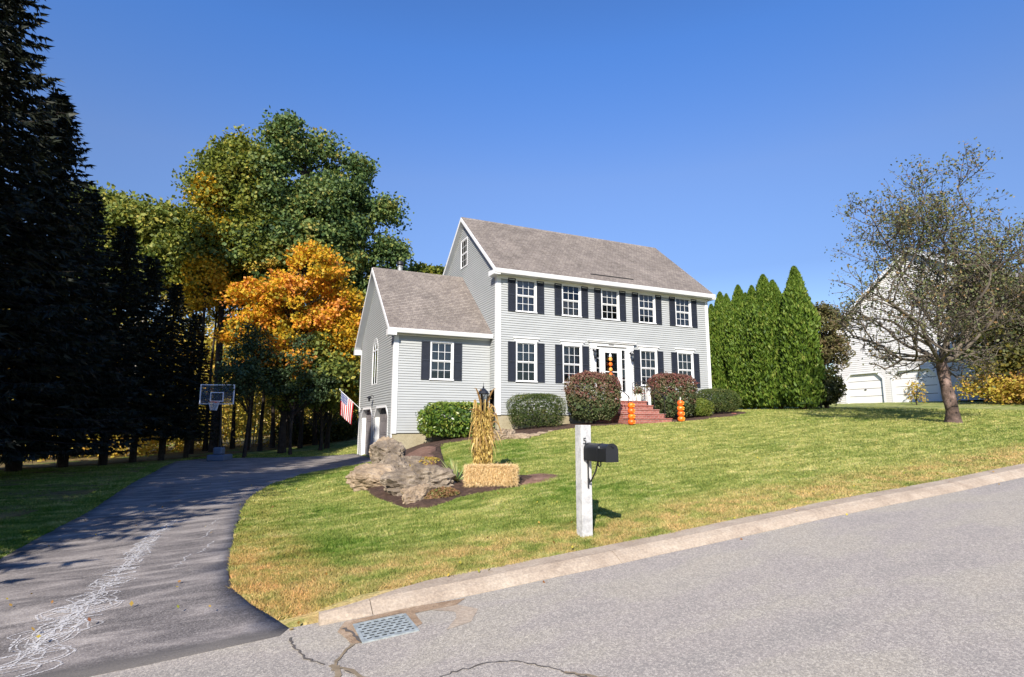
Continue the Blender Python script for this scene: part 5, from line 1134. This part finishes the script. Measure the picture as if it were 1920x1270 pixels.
for k, (ms, x, y, s, lb) in enumerate(SPR): place(ms, 'spruce_tree', lb, 'spruce', x, y, s, 'dark spruces along the left of the driveway', k * 1.7)
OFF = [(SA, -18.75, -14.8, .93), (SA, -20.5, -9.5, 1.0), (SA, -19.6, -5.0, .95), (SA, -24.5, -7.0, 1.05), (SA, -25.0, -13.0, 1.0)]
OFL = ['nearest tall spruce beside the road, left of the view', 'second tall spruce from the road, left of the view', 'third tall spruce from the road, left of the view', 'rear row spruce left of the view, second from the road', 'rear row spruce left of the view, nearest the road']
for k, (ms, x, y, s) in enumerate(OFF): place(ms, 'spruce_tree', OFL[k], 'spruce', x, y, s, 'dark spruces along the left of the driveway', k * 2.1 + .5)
# ---------------------------------------------------------------- broadleaf trees
def broadleaf(seed, blobs, n_clump, per, leaf, mat, base=(0, 0), trunk_h=4., trunk_r=.2, clump=.55, bark=M_BARK, forks=None, lean=(0, 0)):
    """blobs: (x,y,z,rx,ry,rz) relative to the trunk foot"""
    r = np.random.default_rng(seed); B = np.array(blobs, float); vol = (B[:, 3] * B[:, 4] * B[:, 5]) ** .75; pr = vol / vol.sum()
    b = r.choice(len(B), n_clump, p=pr); d = unit(r.normal(size=(n_clump, 3))); d[:, 2] = np.where((d[:, 2] < -.3) & (r.uniform(size=n_clump) < .6), -d[:, 2], d[:, 2])
    rr = r.uniform(.45, 1.0, n_clump) ** .5; C = B[b, :3] + d * rr[:, None] * B[b, 3:]
    n = n_clump * per; ci = np.repeat(np.arange(n_clump), per); off = unit(r.normal(size=(n, 3))) * (r.uniform(0, 1, n) ** .5)[:, None] * np.array([1, 1, .62]) * clump * .95 * np.repeat(r.uniform(.6, 1.4, n_clump), per)[:, None]
    P = C[ci] + off; g = np.clip(r.uniform(0, 1, n_clump)[ci] * .6 + .4 * (.5 + .5 * nz(P[:, 0], P[:, 1], P[:, 2], .16, seed + 1)), 0, 1)
    V, F, R = leaf_quads(P, leaf, r, .75, normal=unit(off * .5 + d[ci] + np.array([0, 0, .7])), nb=.5, g=g)
    crown = np_mesh('crown', V, F, mat, var=R)
    top = B[:, 2].max(); q = np.linspace(0, 1, 7); tp = np.c_[lean[0] * q * top + .12 * np.sin(q * 5 + seed), lean[1] * q * top + .1 * np.cos(q * 4 + seed), -.3 + q * top]
    tv, tf = tubes_mesh([(tp, trunk_r * (1 - .85 * q) * (1 + .35 * np.exp(-q * 30)))], 9); lines = []
    pick = list(range(len(B))) + list(r.choice(n_clump, min(n_clump, 46), replace=False) + 1000)
    for k in pick:
        e = B[k, :3] if k < 1000 else C[k - 1000]; h0 = np.clip(e[2] - r.uniform(.35, .9) * (np.hypot(e[0], e[1]) + 1.0), trunk_h * .8, top * .92); s = np.array([np.interp(h0, tp[:, 2], tp[:, 0]), np.interp(h0, tp[:, 2], tp[:, 1]), h0]); u = np.linspace(0, 1, 6)[:, None]
        mid = (s + e) / 2 + np.array([0, 0, .12 * np.linalg.norm(e - s)]) + r.normal(0, .12, 3); pts = (1 - u) ** 2 * s + 2 * u * (1 - u) * mid + u * u * e; lines.append((pts, np.linspace(trunk_r * (.42 if k < 1000 else .22), .015, 6)))
    lv_, lf = tubes_mesh(lines, 5); return crown, np_mesh('branches', lv_, lf, bark, True), np_mesh('trunk', tv, tf, bark, True)
def put(ms, name, label, x, y, grp=None, rz=0., s=1.): return place(ms, name, label, 'tree', x, y, s, grp, rz)
WG = 'woodland trees beyond the driveway'
# big green oak behind the garage wing
T1 = broadleaf(70, [(0, 0, 11.4, 4.2, 3.4, 3.2), (-2.8, 0, 15.5, 2.4, 2.6, 3.2), (-1.5, 0, 19.3, 1.25, 1.4, 2.4), (.9, .4, 18.8, 1.15, 1.3, 2.2), (3.1, 0, 17.9, 1.15, 1.3, 2.2), (1.6, 0, 15.8, 2.9, 2.4, 1.8), (5.1, 0, 15.6, 1.2, 1.5, 1.9), (5.3, 0, 12.2, 1.6, 2.0, 2.0), (4.2, 0, 9.4, 2.1, 2.2, 1.8), (1.0, 0, 13.5, 3.4, 3.2, 3.2), (-3.4, 0, 11.5, 2.6, 2.8, 2.6)], 950, 100, .23, F_OAK, trunk_r=.36, trunk_h=5, clump=1.05, bark=M_BARKD)
put(T1, 'oak_tree', 'tallest broad dark green tree rising behind the garage wing roof', -6.6, 17.0, WG)
T2 = broadleaf(71, [(0, 0, 15.2, 2.6, 2.6, 3.4), (-1.6, 0, 11.6, 2.5, 2.6, 2.6), (1.6, 0, 12, 2.4, 2.6, 3), (.4, 0, 18.0, 1.5, 1.6, 1.6)], 500, 95, .22, F_OLIVE, trunk_r=.28, trunk_h=5, clump=1.0, bark=M_BARKD)
put(T2, 'maple_tree', 'tall olive and yellowing tree to the left of the dark green giant', -10.9, 16.6, WG)
T3 = broadleaf(72, [(0, 0, 10.5, 2.8, 2.8, 2.6), (-2.3, 0, 11.5, 1.8, 2, 1.8), (2.4, 0, 9.8, 2.2, 2.2, 2.0), (-1.8, 0, 8.9, 2.2, 2, 1.6)], 480, 90, .21, F_YEL, trunk_r=.24, trunk_h=3.5, clump=.95, bark=M_BARKL)
put(T3, 'maple_tree', 'pale yellow green tree showing above the dark spruces', -15.1, 17.6, WG, 0, 1.14)
T4 = broadleaf(73, [(0, 0, 6.4, 1.7, 1.8, 1.8), (.9, 0, 8.4, 1.2, 1.3, 1.3), (-1.2, 0, 5.0, 1.5, 1.6, 1.2), (1.8, 0, 5.2, 1.5, 1.6, 1.5), (-.1, 0, 3.8, 1.9, 1.8, 1.0), (2.3, .3, 7.0, .9, 1.2, 1.1), (-1.9, 0, 6.9, .8, 1, .8)], 250, 110, .16, F_ORA, trunk_r=.16, trunk_h=1.8, clump=.62, bark=M_BARKD)
put(T4, 'maple_tree', 'brilliant orange maple in front of the tall green trees', -7.3, 11.9, WG, 0, 1.2)
T5 = broadleaf(74, [(0, 0, 5.2, 1.5, 1.6, 1.8), (1.0, 0, 6.6, 1.1, 1.3, 1.3), (-.8, 0, 3.9, 1.3, 1.4, 1.2), (.8, 0, 3.2, 1.3, 1.4, 1.0)], 200, 90, .16, F_GOLD, trunk_r=.14, trunk_h=1.6, clump=.75, bark=M_BARKD)
put(T5, 'maple_tree', 'golden maple close to the garage gable above the flag', -4.9, 12.6, WG)
T6 = broadleaf(75, [(0, 0, 9.6, .9, 1.0, 1.8), (.3, 0, 11.8, .8, .9, 2.2), (-.2, 0, 14.4, .6, .6, 1.8)], 130, 90, .18, F_GOLD, trunk_r=.14, trunk_h=3.5, clump=.7, bark=M_BARKD)
put(T6, 'birch_tree', 'narrow golden tree lighting up the left flank of the olive tree', -11.9, 15.2, WG, .4, 1.02)
T7 = broadleaf(76, [(0, 0, 3.4, 1.5, 1.4, 1.3), (1.0, 0, 2.6, 1.2, 1.2, 1.0), (-1.1, 0, 2.8, 1.1, 1.2, .9), (.2, 0, 4.6, 1.0, 1.1, .8)], 120, 70, .20, F_YEL, trunk_r=.09, trunk_h=1.0, clump=.65, bark=M_BARKD)
put(T7, 'understory_tree', 'light green understory tree behind the american flag', -5.6, 11.3, WG, 0, 1.15)
T13 = broadleaf(82, [(0, 0, 4.9, 1.0, 1.1, .8), (1.0, .2, 4.3, .8, .9, .45), (-1.1, -.1, 4.0, .9, .9, .5), (.15, 0, 5.8, .55, .7, .55), (-1.6, 0, 3.1, .7, .8, .4), (.5, 0, 3.4, .9, .9, .4), (-.5, 0, 6.3, .3, .3, .4)], 105, 70, .13, F_SPRL, trunk_r=.09, trunk_h=2.6, clump=.62, bark=M_BARKD)
put(T13, 'hemlock_tree', 'dark blue green crown in front of the left side of the orange maple', -9.2, 9.9, WG, 1.0, 1.0); put(T13, 'hemlock_tree', 'dark blue green crown below the orange maple, nearer the flag', -7.0, 10.4, WG, 2.6, .95)
T8 = broadleaf(77, [(0, 0, 11.6, 1.2, 1.2, 1.6), (.7, 0, 13.4, 1.0, 1.0, 1.2), (-.8, 0, 9.4, 1.0, 1.0, 1.2)], 34, 60, .16, F_UND, trunk_r=.15, trunk_h=4, clump=.6, bark=M_BARKD)  # dark bark puts the trunks' backlit silhouette into the colour
TP = [(-10.0, 18.8), (-9.1, 15.4), (-8.35, 14.8), (-7.75, 16.9), (-7.0, 15.9), (-6.15, 15.0), (-5.3, 16.4), (-4.6, 17.4), (-3.7, 19.0), (-11.3, 17.6), (-12.4, 18.8), (-13.4, 16.6), (-13.0, 21.0), (-16.5, 19.5), (-18.5, 17.0), (-8.9, 20.8), (-5.6, 22), (-2.4, 23)]
for k, (x, y) in enumerate(TP):
    nth = ['first', 'second', 'third', 'fourth', 'fifth', 'sixth', 'seventh', 'eighth', 'ninth'][k % 9]
    lb = f'slender dark trunked tree, {nth} of the nearer trunks between hoop and garage' if k < 9 else f'slender dark trunked tree, {nth} of the farther trunks behind the spruces'
    put(T8, 'forest_tree', lb, x, y, WG, k * 1.9, [.86, .95, .78, .9, 1.0, .82, .9, .88, .92][k % 9])
# pale bare stems catching the sun between the trunks
r = np.random.default_rng(12)
for k in range(16):
    x = r.uniform(-12.5, -4.2); y = r.uniform(17, 23); h = r.uniform(4, 7); q = np.linspace(0, 1, 5); ls = [(np.c_[.25 * q * r.normal() + .06 * np.sin(q * 6), .2 * q * r.normal(), h * q - .2], np.linspace(.055, .015, 5))]
    v, f = tubes_mesh(ls, 6); t = link('sapling', np_mesh('sapling', v, f, M_BARKL, True), None, (x, y, H(x, y))); tag(t, 'thin pale bare stem catching sunlight between the dark trunks', 'sapling', 'pale bare saplings in the wood')
# understory and far wood: masses nobody could count
def mass(name, label, cat, xr, yr, zf, n_clump, per, leaf, mat, seed, clump=.8):
    r = np.random.default_rng(seed); X = r.uniform(*xr, n_clump); Y = r.uniform(*yr, n_clump); Z0 = HH(X, Y); top = zf(X, Y); Z = Z0 + .2 + r.uniform(0, 1, n_clump) ** .8 * top
    ci = np.repeat(np.arange(n_clump), per); P = np.c_[X, Y, Z][ci] + r.normal(size=(n_clump * per, 3)) * clump * .5; g = np.clip(r.uniform(0, 1, n_clump)[ci] * .5 + .5 * (.5 + .5 * nz(P[:, 0], P[:, 1], P[:, 2], .22, seed)), 0, 1)
    V, F, R = leaf_quads(P, leaf, r, .75, g=g, normal=(0, -.5, .8), nb=.3); c = np.array([np.mean(xr), np.mean(yr), 0]); tag(link(name, np_mesh(name, V - c, F, mat, var=R), None, c), label, cat, None, 'stuff')
mass('undergrowth', 'sunlit yellow undergrowth glowing behind the dark trunks', 'undergrowth', (-12.5, -2), (18.6, 23), lambda x, y: 4.2 + 1.4 * nz(x, y, 0, .14, 3), 230, 56, .17, F_UND, 90, 1.0)
mass('undergrowth', 'low golden brush lit behind the row of spruce trunks', 'undergrowth', (-24, -12), (16, 22), lambda x, y: 2.4 + .8 * nz(x, y, 0, .15, 3), 420, 55, .17, F_UND, 91, .8)
mass('far_wood', 'distant sunlit yellow and green wood closing the view behind the trunks', 'wood', (-48, 10), (47, 53), lambda x, y: 12 + 2.5 * nz(x, y, 0, .06, 3), 1700, 60, .42, F_UND, 92, 1.9)
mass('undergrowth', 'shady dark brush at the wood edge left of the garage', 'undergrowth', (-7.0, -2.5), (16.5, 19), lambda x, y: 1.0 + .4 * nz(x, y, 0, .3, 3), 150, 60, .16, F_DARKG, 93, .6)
# tree tops over the house roofs
T9 = broadleaf(78, [(0, 0, 10.8, 2.2, 2.0, 1.7), (-1.6, 0, 9.8, 1.3, 1.3, 1.2), (1.6, 0, 9.8, 1.3, 1.3, 1.2)], 150, 70, .30, F_OLIVE, trunk_r=.2, trunk_h=4, clump=.8)
put(T9, 'maple_tree', 'small tree top peeking above the garage wing roof', 2.9, 21.0, None)
# ---------------------------------------------------------------- right side: crab apple, bronze tree, meadow, wood
def bare_tree(seed, trunk, limbs, depth_, r0, mat_b, leafmat, n_leaf, leafsize, bound):
    r = np.random.default_rng(seed); lines = [trunk]; tips = []
    def grow(p, d, L, rd, dep):
        n = 5; pts = [p]; q = d.copy()
        for i in range(n - 1):
            q = q + r.normal(0, .17, 3) + np.array([0, 0, .04]); q /= np.linalg.norm(q); pts.append(pts[-1] + q * L / (n - 1))
        pts = np.array(pts); lines.append((pts, np.linspace(rd, rd * .62, n)))
        if dep == 0 or L < .16:
            tips.append(pts[-1]); tips.append(pts[2]); tips.append(pts[3]); return
        if dep <= 2: tips.append(pts[-1]); tips.append(pts[2])
        k = r.integers(2, 5) if dep > 1 else 3
        for j in range(k):
            i = n - 1 if j == 0 else r.integers(1, n); ax = r.normal(size=3); ax -= q * (ax @ q); ax /= np.linalg.norm(ax); sp = r.uniform(.35, .6) if j == 0 else r.uniform(.6, 1.15)
            nd = q * math.cos(sp) + ax * math.sin(sp); c = pts[i] + nd * L; e = bound(c)
            if e > 1: nd = nd - (pts[i] - np.array([0, 0, 4.5])) * .10; nd /= np.linalg.norm(nd)
            grow(pts[i], nd / np.linalg.norm(nd), L * r.uniform(.60, .84) * (1 if e < 1 else .6), rd * (.62 if j else .72), dep - 1)
    for (p, d, L, rd) in limbs: grow(np.array(p, float), np.array(d, float) / np.linalg.norm(d), L, rd, depth_)
    tips = np.array(tips); big = [l for l in lines[1:] if l[1][0] > .03]; small = [l for l in lines[1:] if l[1][0] <= .03]
    ci = r.integers(0, len(tips), n_leaf); P = tips[ci] + r.normal(0, .13, (n_leaf, 3)); g = r.uniform(0, 1, len(tips))[ci]
    keep = r.uniform(0, 1, n_leaf) < np.clip((P[:, 2] - 2.6) / 3.6, .16, 1); P = P[keep]; g = g[keep]; V, F, R = leaf_quads(P, leafsize, r, .6, g=g)
    tv, tf = tubes_mesh(lines[:1], 14); bv, bf = tubes_mesh(big, 6); sv_, sf = tubes_mesh([(p, np.maximum(w, .006)) for p, w in small], 3)
    return np_mesh('leaves', V, F, leafmat, var=R), np_mesh('twigs', sv_, sf, mat_b, False), np_mesh('limbs', bv, bf, mat_b, True), np_mesh('trunk', tv, tf, M_BARKP, True), len(lines)
q = np.linspace(0, 1, 12); trk = np.c_[-.46 * q + .05 * np.sin(q * 9), -.06 * q + .04 * np.cos(q * 7), -.2 + 2.25 * q]; trr = .20 * (1 - .22 * q) * (1 + .55 * np.exp(-q * 9)) * (1 + .07 * np.sin(q * 17))
bnd = lambda c: ((c[0] - .15) / 4.1) ** 2 + ((c[1]) / 3.5) ** 2 + ((c[2] - 5.5) / 4.4) ** 2
f0 = (-.43, -.05, 1.98)
limbs = [((-.2, -.1, 3.2), (1.0, -.1, 1.1), 2.3, .07), ((-.45, 0, 3.4), (.55, -.25, 1.1), 2.6, .065), (f0, (-.9, -.3, .12), 1.7, .06), (f0, (.8, -.5, .15), 1.7, .06), (f0, (-.95, -.1, .75), 1.75, .10), (f0, (.1, .1, 1), 1.9, .13), (f0, (.75, -.3, .75), 1.8, .11), (f0, (-.35, .8, .7), 1.6, .09), (f0, (.35, -.9, .6), 1.6, .09), (f0, (-.6, -.7, .95), 1.6, .09), (f0, (.95, .5, .45), 1.8, .09), (f0, (-1.0, .35, .35), 1.7, .085), (f0, (.95, .1, .9), 1.9, .09), ((-.45, 0, 3.2), (.25, -.2, 1), 2.2, .08), ((-.3, -.1, 3.6), (.5, -.2, 1), 2.3, .07), ((-.5, 0, 3.2), (-.4, .1, 1), 2.0, .07)]
limbs = [(a_, b_, c_, d_ * .8) for a_, b_, c_, d_ in limbs]
CA = bare_tree(9, (trk, trr), limbs, 5, .1, M_TWIG, F_MAPLE, 36000, .095, bnd); print('crab branches', CA[4])
place(CA[:4], 'crab_apple_tree', 'half bare spreading tree on the lawn in front of the neighbouring house', 'tree', 12.05, -10.45, 1.0, None, 0)
T10 = broadleaf(79, [(0, 0, 3.6, 1.2, 1.2, 1.6), (-.7, 0, 2.6, .9, .9, 1.2), (.7, .2, 2.8, .9, 1, 1.2), (.1, 0, 4.6, .8, .8, .8)], 210, 90, .11, F_PURP, trunk_r=.11, trunk_h=1.0, clump=.42, bark=M_BARKP)
put(T10, 'bronze_leaved_tree', 'bronze green bushy tree between the tall arborvitae and the white house', 17.7, -1.7, None)
shrub('dark_leaved_shrub', 'very dark bush standing in for shade at the foot of the bronze leaved tree', 'shrub', 17.0, -1.9, 1.3, .9, 1.9, 5200, .12, F_DARKG, 31, True, 2.2, jag=.24)  # dark leaf colour painted in for the mass of shade here
shrub('dark_leaved_shrub', 'dark bush in shade against the left corner of the white house', 'shrub', 26.5, 7.6, 1.8, 1.6, 3.6, 4500, .16, F_DARKG, 32, True, 2.2, jag=.14)
shrub('yellowing_shrub', 'small yellowing shrub between the bronze tree and the white house', 'shrub', 20.2, .9, .7, .6, 1.0, 1800, .10, F_GOLDS, 33, True, 2.2, jag=.15)
shrub('rusty_shrub', 'rusty twiggy shrub in front of the right garage door', 'shrub', 24.2, -2.3, .50, .45, 1.2, 520, .10, F_MEAD, 34, False, 2.0, jag=.5)
mass('autumn_meadow', 'rust and yellow meadow growth right of the bare tree', 'meadow plants', (25.5, 33), (-14, -3.6), lambda x, y: .7 + .5 * np.clip((y + 7.5) / 4, 0, 1) + .3 * nz(x, y, 0, .3, 4), 700, 46, .15, F_MEAD, 94, .5)
T11 = broadleaf(80, [(0, 0, 4.2, 2.2, 1.8, 2.4), (2.2, 0, 3.6, 1.8, 1.8, 2.2), (-1.6, 0, 3.0, 1.4, 1.5, 1.8), (3.4, 0, 5.6, 1.4, 1.5, 1.8)], 260, 80, .22, F_DARKG, trunk_r=.2, trunk_h=1.4, clump=.8, bark=M_BARKD)
put(T11, 'understory_tree', 'dark green tree growing over the meadow right of the white house wall', 28.2, -5.2, None)
put(T11, 'understory_tree', 'second dark green tree at the far right edge above the meadow', 33.0, -9.5, None, 1.2, 1.1)
put(T10, 'young_maple', 'small golden leaved tree at the right edge over the meadow', 29.0, -9.4, None, 1.0, 1.1)
T12 = broadleaf(81, [(0, 0, 7.0, 2.2, 2.2, 2.2), (-1.4, 0, 5.6, 1.6, 1.6, 1.6), (1.5, 0, 5.4, 1.6, 1.6, 1.6)], 230, 80, .20, F_PURP, trunk_r=.2, trunk_h=3, clump=.8, bark=M_BARKD)
put(T12, 'maple_tree', 'olive brown tree crown reaching in from the right edge', 27.6, -12.2, None)
# ---------------------------------------------------------------- grass
r = np.random.default_rng(99); n = 1500000; CX, CY = -9.38, -21.7
d = r.uniform(5.2, 34, n) if False else 5.5 * (34 / 5.5) ** r.uniform(0, 1, n); a = r.uniform(rad(-22), rad(72), n); X = CX + d * np.sin(a); Y = CY + d * np.cos(a)
k = (Y > -15.385) & (Y < 13) & (X > -22) & (X < 32); X = X[k]; Y = Y[k]; d = d[k]
kb = np.array([0.]); k = ~inside(X, Y, DRIVE) & ~inside(X, Y, BED1) & ~inside(X, Y, BED2) & ~inside(X, Y, BED3) & ~inside(X, Y, [(-4.2, .6), (0, .6), (0, 0), (11.8, 0), (11.8, 8), (-4.2, 8)]) & ~inside(X, Y, [(4.6, 0), (4.6, -2.6), (7.2, -2.6), (7.2, 0)])
k &= ~((X < -7.2) & (Y < -15.35 - .36 * sstep(0, 1, (-7.3 - X) / 1.35) + .0) ) & ~((np.abs(X - px) < .085) & (np.abs(Y - py) < .085)) & ~((X < -12) & (Y > 9))
X = X[k]; Y = Y[k]; d = d[k]; m_ = min(len(X), 620000); X = X[:m_]; Y = Y[:m_]; d = d[:m_]; Z = HL(X, Y) + (.022 * nz(X, Y, 0, .35, 11) + .016 * nz(X * .7, Y * 1.3, 0, .75, 12)) * ((Y > -15.5) & (Y < 10)) - .006
clump = nz(X, Y, 0, 1.3, 17); hgt = (.030 + .012 * clump + .0007 * d) * r.uniform(.6, 1.35, len(X)); wdt = .0045 + .0011 * d
D = np.c_[r.normal(0, .55, len(X)) * hgt, r.normal(0, .55, len(X)) * hgt, np.maximum(hgt, .012)]
V, F, R = tri_blades(np.c_[X, Y, Z], D, wdt, r); tag(link('grass', np_mesh('grass', V, F, M_BLADE, var=R)), 'short mown lawn grass with dry patches near the curb', 'grass', None, 'stuff'); print('blades', len(X))
# fallen leaves on lawn, gutter and drive
r = np.random.default_rng(44); n = 900; X = r.uniform(-12, 6, n); Y = r.uniform(-15.9, -2, n); k = r.uniform(0, 1, n) < np.where(Y < -14.8, 1, .35); X = X[k]; Y = Y[k]; k = ~inside(X, Y, BED1); X = X[k]; Y = Y[k]
Z = HH(X, Y) + np.where(Y < -15.6, -ROAD_DROP + .01, .04); V, F, R = leaf_quads(np.c_[X, Y, Z], .045, r, .7, normal=(0, 0, 1), nb=.9); tag(link('fallen_leaves', np_mesh('fallen_leaves', V, F, F_MEAD, var=R)), 'scattered brown fallen leaves on the lawn and in the gutter', 'fallen leaves', None, 'stuff')
